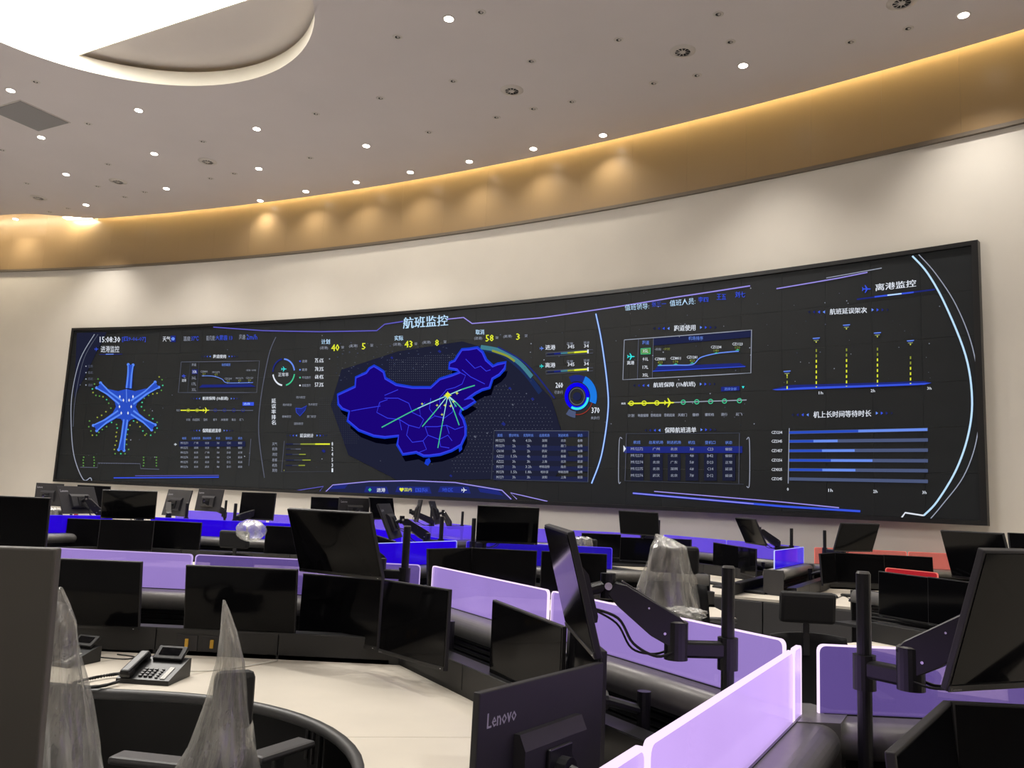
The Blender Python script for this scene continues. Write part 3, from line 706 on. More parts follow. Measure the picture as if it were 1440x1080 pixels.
# --- globe and map
g = G('globe_graphic')
g.poly([(480, 520), (560, 494), (650, 480), (720, 500), (775, 560), (800, 640), (780, 672), (560, 676), (490, 640), (465, 570)], 's_haze2', .0)
for k in range(7):
    c = ['s_haze', 's_aurora', 's_aurora', 's_haze', 's_haze', 's_haze2', 's_haze2'][k]
g.curve([(672, 489), (705, 497), (735, 520), (760, 552)], 7, 's_haze', .0002); g.curve([(676, 488), (705, 494), (730, 510), (748, 530)], 6, 's_aurora', .0006); g.curve([(692, 493), (712, 500), (724, 508)], 3, 's_olive', .001); g.curve([(700, 488), (740, 512), (780, 560)], 2, 's_blued', .0008)
for i in range(34):
    for j in range(26):
        x = 636+i*4.6+(j % 2)*2.3; y = 538+j*5
        if (x-650)**2+(y-600)**2*1.0 < 128**2 and y > 536+(x-700)*.55 and not (694 < x < 828 and y > 604) and y < 675:
            g.dot(x, y, .62, 's_dim' if (i+j) % 3 else 's_faint', .0003, 4)
for i in range(34):
    for j in range(12):
        x = 548+i*2.8; y = 500+j*3.2
        if y < 545-(x-560)*.1 and y > 506-(x-548)*.12 and x < 644: g.dot(x, y, .5, 's_dim', .0003, 4)
for i in range(22):
    for j in range(26):
        x = 450+i*3; y = 560+j*3
        if (x-470)*.9 < (y-560) and x+y*.3 < 690 and y < 626: g.dot(x, y, .5, 's_faint', .0003, 4)
for k in range(120):
    x, y = RAND.uniform(470, 640), RAND.uniform(480, 540)
    if y < 560-(x-470)*.35: g.poly([(x, y), (x+RAND.uniform(1, 3), y-.5), (x+RAND.uniform(1, 3), y+.6)], RAND.choice(['s_faint', 's_dim', 's_barb']), .0003)
for x, y, r in ((551, 503, 2.2), (618, 494, 2.6), (717, 546, 2.4), (749, 561, 2.6), (708, 596, 3.2), (721, 569, 1.6), (668, 614, 2), (634, 669, 2.2), (685, 609, 1.4), (455, 634, 3)): g.poly([(x-r, y), (x, y-r*.9), (x+r, y+.5), (x+.3*r, y+r)], 's_blued' if r > 2 else 's_dim', .0004)
MAP = [(475.4,556),(500,544.5),(501,531.5),(515.6,525),(520,519),(526,515.5),(532,519),(539,523.7),(541.5,532.8),(557,542),(580,546),(606,546),(619,534),(635,529),(648,524),(643,519),(632,517),(633,511),(640,508),(645,500),(650,492.6),(660,492),(671,490),(678,496),(683,507),(693,516),(700,513),(711,510.7),(709,518),(702,526),(692,532),(688,544.5),(678,547),(668.5,552),(660,558),(653,562),(662,560),(668,564),(656,572),(648,575.6),(646,582),(651,590),(654,600),(654,612),(648,625),(635,632.6),(619,638),(603.7,640),(596,640),(585.6,635),(567,638),(559.6,625),(561,612),(541.5,614),(526,612),(505,604),(489.6,591),(492,578),(482,574),(476.7,568)]
g = G('map_graphic')
def tri_poly(pts, m, off):
    put_flat(lay('map_graphic', m), [S(*p) for p in pts], off)
tri_poly([(x+3, y+11) for x, y in MAP], 's_shadow', .0008)
tri_poly(MAP, 's_map', .0016)
g.line(MAP, 6, 's_glow', .0012, closed=True); g.line(MAP, 1.6, 's_mapline', .0020, closed=True)
g.poly([(599, 646), (604, 644), (606, 649), (602, 655), (597, 652)], 's_glow', .0016); g.poly([(645, 628), (650, 624), (650, 632), (646, 636)], 's_glow', .0016)
for L in ([(494,578),(510,575),(535,571),(534,566),(545,562),(541,556),(560,548)], [(534,566),(530,580),(545,588),(562,590),(565,605)], [(541,560),(560,560),(575,567),(580,580),(592,586),(590,575),(598,566)],
          [(562,590),(575,598),(590,602),(596,590),(590,584)], [(575,598),(572,612),(580,622),(595,620),(602,612),(598,600)], [(606,560),(604,575),(612,585),(600,592)], [(612,585),(625,588),(636,580),(640,570)],
          [(598,600),(615,600),(628,598),(640,604),(652,600)], [(602,612),(618,618),(630,612),(636,620)], [(595,620),(600,632),(590,636)], [(618,618),(620,628),(632,630)], [(628,598),(632,610)], [(655,505),(668,518),(676,515),(684,522),(690,520)], [(650,520),(662,530),(672,535),(682,540)], [(640,520),(655,528),(650,540),(640,545)], [(620,575),(618,560),(628,548),(640,545)]):
    g.line(L, 1.0, 's_mapline', .0019)
hub = (630, 556)
for k, q in enumerate([(537,601),(594,600),(616,630),(646,598),(642,572),(668,542),(652,577)]):
    mid = ((hub[0]+q[0])/2+(4 if k < 2 else 0), (hub[1]+q[1])/2-(4 if k < 2 else 1))
    g.curve([q, mid, hub], 1.6, 's_green', .0026); g.curve([mid, hub], .8, 's_cyan', .0029)
for x, y, r in ((630, 556, 4.6), (594, 568, 1.6), (615, 570, 1.6), (626, 570, 1.8), (634, 571, 1.8), (622, 583, 1.6), (643, 553, 2), (638, 565, 1.6)):
    g.poly([(x-r*1.3, y), (x-r*.3, y-r*.3), (x, y-r*1.3), (x+r*.3, y-r*.3), (x+r*1.3, y), (x+r*.3, y+r*.3), (x, y+r*1.3), (x-r*.3, y+r*.3)], 's_yellow', .0032)
g.dot(630, 555.5, 3.4, 's_yellow', .0034, 10)
# --- bottom tab bar
g = G('bottom_bar_graphic')
g.poly([(455, 694), (472, 681), (520, 676.5), (580, 676), (640, 678), (700, 686), (707, 690), (722, 703), (600, 700.5)], 's_navy')
g.line([(456, 693.5), (468, 682), (520, 677), (580, 676), (640, 678.5), (706, 689.5), (719, 702)], 1.4, 's_violet')
g.line([(416, 690), (455, 684), (449, 692)], 1.1, 's_violetd'); g.line([(727, 702), (718, 693), (770, 705)], 1.3, 's_violet')
g.poly([(463, 688), (470, 683), (490, 680.5), (485, 687)], 's_blued', .0008); g.poly([(672, 686), (700, 689), (708, 697), (675, 692)], 's_blued', .0008)
for x0, x1, a, ca, b2, cb_ in ((512, 547, '◆', 's_green', '进港', 's_white'), (556, 607, '♥国内', 's_yellow', '国际', 's_blue'), (616, 662, '地区', 's_blue', '✈', 's_white')):
    g.poly([(x0, 692), (x0+3, 684), (x1-3, 684.5), (x1, 694)], 's_blued', .0009)
    m1 = x0+6; n1 = (x1-x0)*.34
    g.text(a, m1, 686, m1+(5 if a == '◆' else n1), 691.5, ca, .02, .003); g.text(b2, x1-5-n1 if b2 != '✈' else x1-13, 686.3, x1-5, 692, cb_, .03, .003)
# --- right of map: bars and dial
g = G('flow_graphic')
for y, t, ic in ((490, '进港', '✈'), (515, '离港', '✈')):
    g.text(ic, 759, y-3, 765.5, y+3, 's_bluel' if y < 500 else 's_teal', .02); g.text(t, 767, y-5, 781, y+2, 's_white', .03)
    g.text('正常', 797, y-8.5, 806, y-5, 's_grey', .02); g.text('345', 798.5, y-5, 808, y, 's_white', .04); g.text('延误', 821, y-10, 829, y-6.5, 's_grey', .02); g.text('34', 821.5, y-6, 828, y-1, 's_white', .04)
    g.line([(768, y+6.5), (834, y+1.5 if y < 500 else y+2), (834, y+6.5), (768, y+11), (768, y+6.5)], .7, 's_dim')
    for k, c in enumerate(['s_navy', 's_blued', 's_aurora', 's_olive', 's_yellow', 's_yellow']): g.line([(770+k*9.4, y+8.3-k*.68), (779.4+k*9.4, y+7.6-k*.68)], 2.4, c)
    g.rect(826, y+1.5, 828, y+7, 's_white', .002)
DX, DY = 811.5, 557.5
def sector(r0, r1, a0, a1, m, off=0.001, ry=1.12, n=20):
    for i in range(n):
        t0, t1 = math.radians(a0+(a1-a0)*i/n), math.radians(a0+(a1-a0)*(i+1)/n)
        g.poly([(DX+r*math.cos(t), DY-r*ry*math.sin(t)) for r, t in ((r0, t0), (r1, t0), (r1, t1), (r0, t1))], m, off)
sector(18.5, 28, -20, 65, 's_azure'); sector(19, 27, 65, 115, 's_blued'); sector(19, 27, 235, 265, 's_barb', .0011)
sector(12.5, 17.5, -5, 360, 's_deep', .0012); sector(14, 17, 240, 355, 's_teal', .0016); g.ring(DX, DY, 10.5, 1.2, 's_dim', 0, 360, 1.12); g.ring(DX+1, DY+2, 21, 1, 's_red', 255, 350, 1.12)
g.dot(DX, DY, 6, 's_navy', .0012, 14)
g.text('260', 781.5, 538, 791.5, 545.5, 's_white', .05); g.text('已执行', 780, 549.5, 792, 554, 's_grey', .02); g.text('370', 832, 573, 843, 581, 's_white', .05); g.text('未执行', 831, 585.5, 843.5, 590, 's_grey', .02)
# --- delay table
g = G('delay_table')
g.rect(697, 606.5, 828, 614.5, 's_navy', .0004); g.line([(695, 605.5), (828, 606), (827, 678)], .8, 's_dim'); g.line([(695, 605.5), (691, 674), (827, 678)], .8, 's_faint')
for k in range(4): g.rect(694, 626.5+k*14.2-.5, 827, 633+k*14.2-.3, 's_navy', .0004, y0r=627.5+k*14.4, y1r=634.5+k*14.4)
H2 = ['航班', '预计时长', '实际时长', '出发机场', '到达机场', '状态']
RR2 = [['MU2271', '4h', '4.5h', '深圳', '北京', '备降'], ['MU2270', '2h', '2h', '北京', '厦门', '备降'], ['CA108', '2h', '2h', '西安', '北京', '备降'], ['AZ221', '1.5h', '4h', '北京', '新疆', '延误'], ['AZ222', '3h', '3h', '上海', '北京', '延误'], ['MU277', '3h', '3.2h', '呼和浩特', '南京', '延误'], ['MU278', '1.5h', '1.8h', '哈尔滨', '呼和浩特', '备降'], ['MU279', '3h', '3h', '沈阳', '上海', '延误']]
table(g, H2, RR2, [703.5, 723, 743.5, 766, 792.5, 816], 611.5, 7.35, 3.5, 1.9, 0.001)
# --- right block
g = G('right_header_text')
g.text('值班领导:', 879, 428.5, 913, 437, 's_cyan', .02, y0r=426, y1r=434.5); g.text('张三一', 917, 425, 937, 431.5, 's_blue', .02, y0r=423)
g.text('值班人员:', 942, 422.5, 978, 431, 's_cyan', .02, y0r=418.5, y1r=428); g.text('李四', 982, 417.5, 996, 425, 's_blue', .03); g.text('王五', 1008, 413.5, 1021, 421.5, 's_blue', .03); g.text('刘七', 1034, 410, 1048, 418.5, 's_blue', .03)
g = G('runway_panel_graphic')
heading(g, '跑道使用', 948, 978, 461.8, 4.2, 1.3, 460.6)
g.line([(878, 478), (1057, 464), (1056, 524.5), (876, 534), (878, 478)], 1.1, 's_grey'); g.line([(898, 477), (896.5, 533)], .9, 's_dim'); g.line([(919, 475.5), (917.5, 532)], .9, 's_dim')
g.poly([(919, 476), (1057, 465), (1057, 474), (919, 486)], 's_navy', .0005)
g.text('机场排序', 968.5, 473, 989, 478.5, 's_bluel', .02, .003)
g.text('✈', 882, 497.5, 893, 505.5, 's_teal', .03); g.text('离港', 882, 507.5, 892, 513, 's_white', .03); g.text('跑道', 903.5, 479, 913, 484.5, 's_bluel', .02)
g.poly([(901, 490), (915, 489), (915, 498), (901, 498.5)], 's_green', .001); g.poly([(901.8, 490.8), (914.2, 489.8), (914.2, 497.2), (901.8, 497.7)], 's_greend', .0015)
for y, t in ((493.7, '35L'), (505, '01L'), (516.5, '17L'), (527.5, '35L')): g.text(t, 904, y-2.2, 912, y+2.2, 's_white', .04, .003)
g.curve([(925, 514), (950, 513.5), (974, 512.5), (985, 503), (1005, 497.5), (1025, 495), (1039, 494)], 1.5, 's_bluel')
g.poly([(925, 515), (1040, 510.5), (1050, 515.5), (918, 523)], 's_blued', .0006); g.line([(918, 522), (1048, 515.5)], 1.0, 's_blue')
for x, y, t, v in ((921, 505, 'CZ8881', '423'), (943, 504, 'CZ8811', '178'), (966, 502.5, 'CZ1281', '423'), (1000, 488.3, 'CZ1234', '140'), (1030, 484, 'CZ1123', '120')):
    g.text(t, x, y-2, x+14.5, y+1.8, 's_white', .03, .003); g.text(v, x+4, y+3, x+11, y+6.5, 's_olive', .02, .003); g.poly([(x+4, y+9), (x+11, y+8.5), (x+7.5, y+7)], 's_green', .003)
g.text('•实际', 921, 489.5, 930, 493, 's_grey', .02); g.text('•计划', 933, 489, 942, 492.5, 's_olive', .02)
heading(g, '航班保障 (1h航班)', 919, 978, 542, 4.0, 1.25, 540.3)
g.rect(1014, 544, 1040, 550.5, 's_blued', .0005, y0r=543, y1r=549); g.text('选择全部', 1019, 545, 1036, 549, 's_bluel', .02, .003); g.poly([(1043, 543), (1047, 543), (1045, 546.5)], 's_teal')
g.line([(883, 567.5), (945, 566.2)], 2.0, 's_yellow'); g.line([(945, 566), (1050, 562.5)], 1.3, 's_grey'); g.text('航班', 874, 566, 880, 569, 's_white', .03)
for x in (888, 906, 924): g.ring(x, 567.2-(x-888)*.015, 3, 1.3, 's_yellow', n=14, off=.002)
for x in (961, 980, 999.5, 1019, 1040): g.ring(x, 565.6-(x-961)*.026, 3, 1.4, 's_green', n=14, off=.002)
g.text('✈', 934, 559.5, 949, 573, 's_yellow', .04, .003)
for x, t in ((883, '计划'), (897, '地面保障'), (915, '登机结束'), (934, '登机结束'), (953.5, '关舱门'), (974, '撤桥'), (991.5, '撤轮档'), (1014, '滑行'), (1035, '起飞')): g.text(t, x, 582.2-(x-883)*.012, x+(15 if len(t) > 3 else 12.5 if len(t) > 2 else 9), 586.6-(x-883)*.012, 's_grey', .03)
heading(g, '保障航班清单', 935, 979, 605, 3.9, 1.25, 604.4)
g.rect(878, 628, 1044, 637, 's_blued', .0003, y0r=627.5, y1r=637); g.line([(881, 610), (1040, 609)], .8, 's_faint'); g.line([(1040, 609), (1039, 680)], .7, 's_dim'); g.line([(881, 609.5), (879, 676)], .7, 's_dim'); g.line([(878, 676), (1046, 681)], .7, 's_faint')
for x in (896, 923, 948, 973, 999, 1025): g.rect(x-9, 639, x+9, 676, 's_haze2', .0002)
RR3 = [['MU2272', '广州', '北京', '3#', 'C23', '催促'], ['MU2273', '深圳', '北京', '4#', 'B42', '催促'], ['MU2274', '北京', '广东', '5#', 'D23', '正常'], ['MU2275', '北京', '深圳', '6#', 'C14', '延误'], ['MU2276', '武汉', '北京', '7#', 'D12', '延误']]
g2 = g; table(g, ['航班', '出发机场', '到达机场', '机位', '登机口', '状态'], RR3, [896, 923, 948, 973, 999, 1025], 607.5+11.8, 9.3, 4.9, 2.0, .003, hcol='s_bluel')
g.curve([(875, 617), (871, 620), (870, 675), (873, 678)], 1.1, 's_grey'); g.curve([(1050, 618), (1054, 620), (1054, 680), (1050, 684)], 1.1, 's_grey'); g.poly([(877, 626), (880.5, 631), (877, 636)], 's_white', .002)
# --- far right
g = G('departure_panel_graphic')
g.text('离港监控', 1231, 399.5, 1288, 409.5, 's_white', .05, y0r=393, y1r=403); g.text('✈', 1212, 401, 1225, 412, 's_blue', .04)
g.line([(1205, 421), (1315, 407)], 2, 's_blued'); g.line([(1230, 417.5), (1285, 411)], 2.2, 's_blue', .0015); g.line([(1248, 415.3), (1268, 413)], 1.8, 's_cyan', .002)
heading(g, '航班延误架次', 1167, 1219, 438.5, 4.2, 1.35, 436)
for x, y0, y1 in ((1107, 528, 548), (1148, 491, 545), (1190.5, 490, 543.5), (1234, 489, 542.5), (1280.5, 501, 540)):
    yt = {1107: 525, 1148: 478.5, 1190.5: 460, 1234: 471, 1280.5: 482}[x]
    g.poly([(x-5.5, yt-3), (x+5.5, yt-4), (x, yt+3.5)], 's_blued', .001); g.line([(x-5, yt-2.5), (x+5, yt-3.3)], 1.3, 's_bluel', .002); g.line([(x-3.5, yt+.5), (x+3.5, yt)], 1.2, 's_olive', .002); g.dot(x, yt+2.5, 1, 's_yellow', .002)
    y = y0
    while y < y1: g.line([(x, y), (x, min(y+4, y1))], 1.7, 's_yellow' if y > y0+12 else 's_olive'); y += 7.5
g.poly([(1086, 547.5), (1110, 541.5), (1300, 536), (1310, 538.5), (1290, 542), (1100, 549)], 's_blued', .0004); g.poly([(1086, 547.5), (1130, 544.5), (1300, 538.5), (1310, 538.5), (1300, 541), (1092, 549)], 's_blue', .0007)
for x, t in ((1154.5, '1h'), (1227.5, '2h'), (1307, '3h')): g.text(t, x-3, 550.5-(x-1154)*.042, x+3, 554.5-(x-1154)*.042, 's_white', .04)
heading(g, '机上长时间等待时长', 1144, 1225, 583.2, 4.6, 1.35, 581.2)
g.line([(1110, 602), (1108.5, 680)], 1.2, 's_grey')
for k, (t, e) in enumerate((('CZ1234', 1304), ('CZ2345', 1178), ('CZ1457', 1202), ('CZ1256', 1227), ('CZ4325', 1203), ('CZ1245', 1110))):
    yl = [608.3, 620.7, 634, 647.3, 660.5, 673.5][k]; yr = [604, 618.7, 633, 648, 662, 677][k]
    g.line([(1110, yl), (1210, (yl+yr)/2), (1305, yr)], 4.4, 's_barb', .0006)
    f = (e-1110)/195
    if e > 1120:
        xm = (1110+e)/2
        g.line([(1110, yl), (xm, yl+(yr-yl)*f/2)], 3.2, 's_terminal', .001); g.line([(xm, yl+(yr-yl)*f/2), (e, yl+(yr-yl)*f)], 3.4, 's_bluel', .0012)
    g.text(t, 1085, yl-2.2, 1100, yl+1.8, 's_white', .04)
for x, y, t in ((1108, 688, '0'), (1168, 689.5, '1h'), (1231, 691, '2h'), (1300, 692.5, '3h')): g.text(t, x-(1.3 if t == '0' else 3), y-2.2, x+(1.3 if t == '0' else 3), y+2.2, 's_white', .04)
sky('star_graphic', 1065, 1330, 400, 540, 42); sky('star_graphic', 880, 1065, 405, 600, 46); sky('star_graphic', 690, 870, 440, 600, 22); sky('star_graphic', 110, 360, 465, 670, 26); sky('star_graphic', 440, 640, 470, 670, 20)
for (nm, m), bm in LAY.items(): ledobj(nm, bm, m)

# ------------------------------------------------------------------ control desks
def dirv(deg): return Vector((math.cos(math.radians(deg)), math.sin(math.radians(deg))))
def frame2(J, deg): return Matrix.Translation((J[0], J[1], 0)) @ Matrix.Rotation(math.radians(deg), 4, 'Z')
def console_arm(J, deg, L, label, sides=(1, -1), n0=(.31, .31), s0=.0, trough=True, detail=True):
    """one straight run of back-to-back console: local x along the run, +y to its left"""
    t = thing('console_run', label, 'control desk', (J[0], J[1], 0), (0, 0, math.radians(deg)))
    half = [(.05, .90), (.098, .905)] + [(.060+.052*math.cos(q), .946+.052*math.sin(q)) for q in [math.radians(-25+115*k/9) for k in range(10)]] + [(.02, .9995)]
    top = half + [(-y_, z_) for y_, z_ in reversed(half)]
    cr_ = obj('cap_rail', profile(B(), top, s0, L), 'rail', t)
    for p_ in cr_.data.polygons: p_.use_smooth = len(p_.vertices) == 4
    obj('rail_groove', box(B(), ((s0+L)/2, 0, 1.0005), (L-s0-.02, .022, .005)), 'slat', t)
    obj('core_panel', box(B(), ((s0+L)/2, 0, .45), (L-s0, .08, .90)), 'console', t)
    for sd, nn in zip(sides, n0):
        if trough:
            for k in range(5):
                obj('slat', box(B(), ((s0+.06+L)/2, sd*.047, .785+k*.026), (L-s0-.12, .012, .018), bev=.003), 'slat', t)
            obj('trough_floor', box(B(), ((s0+.1+L)/2, sd*(nn+.05)/2, .76), (L-s0-.1, nn-.05, .02)), 'console', t)
    obj('end_cap', box(B(), (L+.006, 0, .50), (.012, .20, .998), bev=.004), 'casing_l', t)
    return t
def isect(p, d, q, e):
    den = d.x*e.y - d.y*e.x
    u = ((q.x-p.x)*e.y - (q.y-p.y)*e.x)/den
    return p + d*u
def offset_line(pts, ns):
    """offset a polyline to its right by a distance per segment, mitred"""
    pts = [Vector(p) for p in pts]; D = [(pts[i+1]-pts[i]).normalized() for i in range(len(pts)-1)]
    R = [Vector((d.y, -d.x)) for d in D]; out = [pts[0]+R[0]*ns[0]]
    for i in range(1, len(pts)-1): out.append(isect(pts[i]+R[i-1]*ns[i-1], D[i-1], pts[i]+R[i]*ns[i], D[i]))
    out.append(pts[-1]+R[-1]*ns[-1]); return out
def desk_ring(pts, n0, n1, label, rad=.85, cuts=None, zt=.75, cab=True, riser_label=None, latches=None):
    rear = offset_line(pts, n0); front = offset_line(pts, n1)
    t = thing('operator_desk', label, 'desk', (rear[0].x, rear[0].y, 0))
    off = Vector((-rear[0].x, -rear[0].y, 0))
    # pair samples
    S_ = []; nseg = len(pts)-1; cutidx = []
    fr = [front[0]]; tl = rad*math.tan(PI/6)
    for i in range(nseg):
        a, b = front[i], front[i+1]; d = (b-a).normalized()
        sa = a + d*(tl if i > 0 else 0); sb = b - d*(tl if i < nseg-1 else 0)
        ra, rb = rear[i], rear[i+1]
        NN = 6; fc = (cuts[i] if cuts else .5)
        for k in range(NN+1):
            u = k/NN
            f_ = sa.lerp(sb, u); r_ = ra.lerp(rb, u)
            S_.append((r_, f_, (i, u)))
        if i < nseg-1:
            nd = (front[i+2]-front[i+1]).normalized(); eb = b + nd*tl
            perp = Vector((d.y, -d.x)); turn = d.cross(nd) if False else d.x*nd.y-d.y*nd.x
            c = sb + perp*rad if turn < 0 else sb - perp*rad
            v0 = sb - c; v1 = eb - c; a0 = math.atan2(v0.y, v0.x); a1 = math.atan2(v1.y, v1.x); da = (a1-a0+PI) % (2*PI)-PI
            for k in range(1, 10):
                S_.append((rb, c + Vector((math.cos(a0+da*k/10), math.sin(a0+da*k/10)))*rad, (i, 1+k/10)))
    # worktop pieces cut in the middle of each run
    idx = [0]
    for i, smp in enumerate(S_):
        si, u = smp[2]; fc = (cuts[si] if cuts else .5)
        if u <= 1 and abs(u-round(fc*6)/6) < 1e-6: idx.append(i)
    idx.append(len(S_)-1)
    for a, b in zip(idx, idx[1:]):
        if b <= a: continue
        bm = B(); seg = S_[a:b+1]; prev = None
        e0 = (seg[1][0]-seg[0][0]); e0 = (seg[1][1]-seg[0][1]).normalized()*.0015; e1 = (seg[-1][1]-seg[-2][1]).normalized()*-.0015
        cols = []
        for k, (r_, f_, _) in enumerate(seg):
            sh = e0 if k == 0 else (e1 if k == len(seg)-1 else Vector((0, 0)))
            f_in = f_ + (r_-f_).normalized()*.028
            q = [r_+sh, f_in+sh]
            cols.append([bm.verts.new((q[0].x, q[0].y, zt-.025)), bm.verts.new((q[1].x, q[1].y, zt-.025)), bm.verts.new((q[1].x, q[1].y, zt)), bm.verts.new((q[0].x, q[0].y, zt))])
        for p, q in zip(cols, cols[1:]):
            for j in range(4):
                vs_ = [p[j], p[(j+1) % 4], q[(j+1) % 4], q[j]]
                bm.faces.new(vs_)
        bm.faces.new(cols[0]); bm.faces.new(list(reversed(cols[-1])))
        bmesh.ops.remove_doubles(bm, verts=bm.verts[:], dist=1e-5); bmesh.ops.recalc_face_normals(bm, faces=bm.faces[:])
        bmesh.ops.translate(bm, verts=bm.verts[:], vec=off); obj('worktop', bm, 'desk', t)
    # dark front edge, bullnosed
    bm = B(); prof = [(.028, 0), (.008, .001), (-.002, -.006), (-.005, -.016), (-.001, -.030), (.010, -.038), (.028, -.040)]
    cols = []
    for k, (r_, f_, _) in enumerate(S_):
        a = S_[max(k-1, 0)][1]; b = S_[min(k+1, len(S_)-1)][1]; d = (b-a).normalized(); nin = Vector((-d.y, d.x))
        cols.append([bm.verts.new((f_.x+nin.x*p[0], f_.y+nin.y*p[0], zt+p[1])) for p in prof])
    for p, q in zip(cols, cols[1:]):
        for j in range(len(prof)): bm.faces.new((p[j], p[(j+1) % len(prof)], q[(j+1) % len(prof)], q[j]))
    bm.faces.new(cols[0]); bm.faces.new(list(reversed(cols[-1])))
    bmesh.ops.recalc_face_normals(bm, faces=bm.faces[:]); bmesh.ops.translate(bm, verts=bm.verts[:], vec=off)
    obj('edge_trim', bm, 'edge', t, smooth=True)
    # riser behind the worktop
    for i in range(nseg):
        a, b = rear[i], rear[i+1]; d = b-a; L = d.length; ang = math.atan2(d.y, d.x)
        mx = Matrix.Translation((a.x+off.x, a.y+off.y, 0)) @ Matrix.Rotation(ang, 4, 'Z')
        nmod = max(1, round(L/.62))
        for k in range(nmod):
            x0 = L*k/nmod+.002; x1 = L*(k+1)/nmod-.002
            rp = obj('riser_panel', box(B(), ((x0+x1)/2, .012, .80), (x1-x0, .024, .145), mx, bev=.004), 'console', t)
        rl = obj('riser_ledge', box(B(), (L/2, .045, .868), (L, .085, .012), mx), 'slat', t)
        if latches and i == latches[0]:
            for (lx, ly) in latches[1]:
                p = Vector((lx, ly, 0)) + off
                u = (mx.inverted() @ Vector((p.x, p.y, 0))).x
                pl = obj('socket_plate', box(B(), (u, -.003, .808), (.10, .006, .075), mx, bev=.002), 'casing', t)
                obj('latch', box(B(), (u, -.009, .808), (.017, .008, .040), mx, bev=.002), 'yellow', pl)
        # pedestals under the worktop
        if cab:
            F_ = [q for q in S_ if q[2][0] == i and q[2][1] <= 1]
            wd = n1[i]-n0[i]-.16
            for u0 in (.18, .82) if L > 1.5 else (.5,):
                cxx = L*u0
                bx = obj('pedestal', box(B(), (cxx, -.04-wd/2, .36), (.42, wd, .70), mx, bev=.004), 'console', t)
                dr = obj('pedestal_door', box(B(), (cxx, -.04-wd-.009, .37), (.40, .016, .64), mx, bev=.003), 'console', bx)
                obj('handle', None or box(B(), (cxx+.15, -.04-wd-.023, .56), (.012, .014, .12), mx, bev=.003), 'casing_l', bx)
        obj('modesty_panel', box(B(), (L/2, .0, .36), (L, .018, .70), mx), 'console', t)
    return t, S_
def acrylic_panel(J, deg, s0, s1, m, me, label, n=0.0, z0=1.0, z1=1.19, group=None, ew=.0045):
    th = .010; t = thing('acrylic_screen', label, 'desk divider', (J[0], J[1], 0), (0, 0, math.radians(deg)), group)
    r = .018; pts = [(s0, z0)]
    pts += [(s0+r-r*math.cos(a), z1-r+r*math.sin(a)) for a in [PI/2*k/4 for k in range(5)]]
    pts += [(s1-r+r*math.sin(a), z1-r+r*math.cos(a)) for a in [PI/2*k/4 for k in range(5)]]
    pts += [(s1, z0)]
    bm = B(); a = [bm.verts.new((x, n-th/2, z)) for x, z in pts]; b = [bm.verts.new((x, n+th/2, z)) for x, z in pts]
    bm.faces.new(a); bm.faces.new(list(reversed(b)))
    bmesh.ops.recalc_face_normals(bm, faces=bm.faces[:])
    obj('panel', bm, m, t)
    cx_, cz_ = (s0+s1)/2, (z0+z1)/2
    bm = B(); cols = []
    for x, z in pts:
        ix = x + (ew if x < s0+r*1.1 else (-ew if x > s1-r*1.1 else 0)); iz = z - (ew if z > z1-r*1.1 else 0)
        if abs(z-z0) < 1e-6: iz = z
        cols.append([bm.verts.new((x, n-th/2-.001, z)), bm.verts.new((x, n+th/2+.001, z)), bm.verts.new((ix, n+th/2+.001, iz)), bm.verts.new((ix, n-th/2-.001, iz))])
    for p, q in zip(cols, cols[1:]):
        for j in range(4): bm.faces.new((p[j], p[(j+1) % 4], q[(j+1) % 4], q[j]))
    bmesh.ops.recalc_face_normals(bm, faces=bm.faces[:])
    obj('lit_edge', bm, me, t)
    return t
CAPZ = 1.0
def cluster(J, nm, colors, arms, glass):
    J = Vector(J); J2 = J + dirv(120)*2.5
    for key in arms:
        if key == 'A': console_arm(J2, 180, 2.45, 'grey-capped console run on the left wing of the '+nm, (1, -1), (.47, .31), s0=0.04)
        if key == 'b': console_arm(J, 120, 1.45, 'grey-capped console run behind the thin red strip, '+nm, (1, -1), (.31, .31), s0=.05)
        if key == 'B': console_arm(J, 120, 2.5, 'grey-capped diagonal console run at the back of the '+nm, (1, -1), (.31, .31), s0=.05)
        if key == 'C': console_arm(J, 240, 1.6, 'short grey-capped console run pointing forward from the '+nm, (1, -1), (.31, .31), s0=.05)
        if key == 'c': console_arm(J, 240, 2.1, 'grey-capped console run pointing forward from the '+nm, (1, -1), (.31, .31), s0=.05)
        if key == 'D': console_arm(J, 0, 2.2, 'grey-capped console run on the right wing of the '+nm, (1, -1), (.31, .31), s0=.05)
    bm = B(); prism(bm, [(J.x+.13*math.cos(math.radians(a)), J.y+.13*math.sin(math.radians(a))) for a in range(0, 360, 60)], .0, 1.002)
    hubo = obj('hub_post', bm, 'rail'); tag(hubo, 'grey six-sided post where the console runs of the '+nm.replace(' below the video wall', '')+' meet', 'console post')
J1 = (.86, 2.44); JM = (-.40, 7.50); JL = (-4.42, 9.56); JF = (-.40, 11.90); JR = (3.51, 9.86); JX = (3.51, 5.35)
N1 = 'near violet group'; NM = 'middle blue group'; NL = 'left blue group'; NF = 'far pale-blue group below the video wall'; NRg = 'right rear group'; NX = 'red-lit group at the right'
cluster(J1, N1, None, 'ABCD', None); cluster(JM, NM, None, 'ABCD', None); cluster(JL, NL, None, 'C', None); cluster(JF, NF, None, 'BC', None); cluster(JR, NRg, None, 'ABCD', None); cluster(JX, NX, None, 'bc', None)
def ends(J):
    J = Vector(J); J2 = J+dirv(120)*2.5
    return dict(A=J2+dirv(180)*2.45, J2=J2, J=J, C=J+dirv(240)*2.05, D=J+Vector((2.2, 0)), B=J2)
e1 = ends(J1)
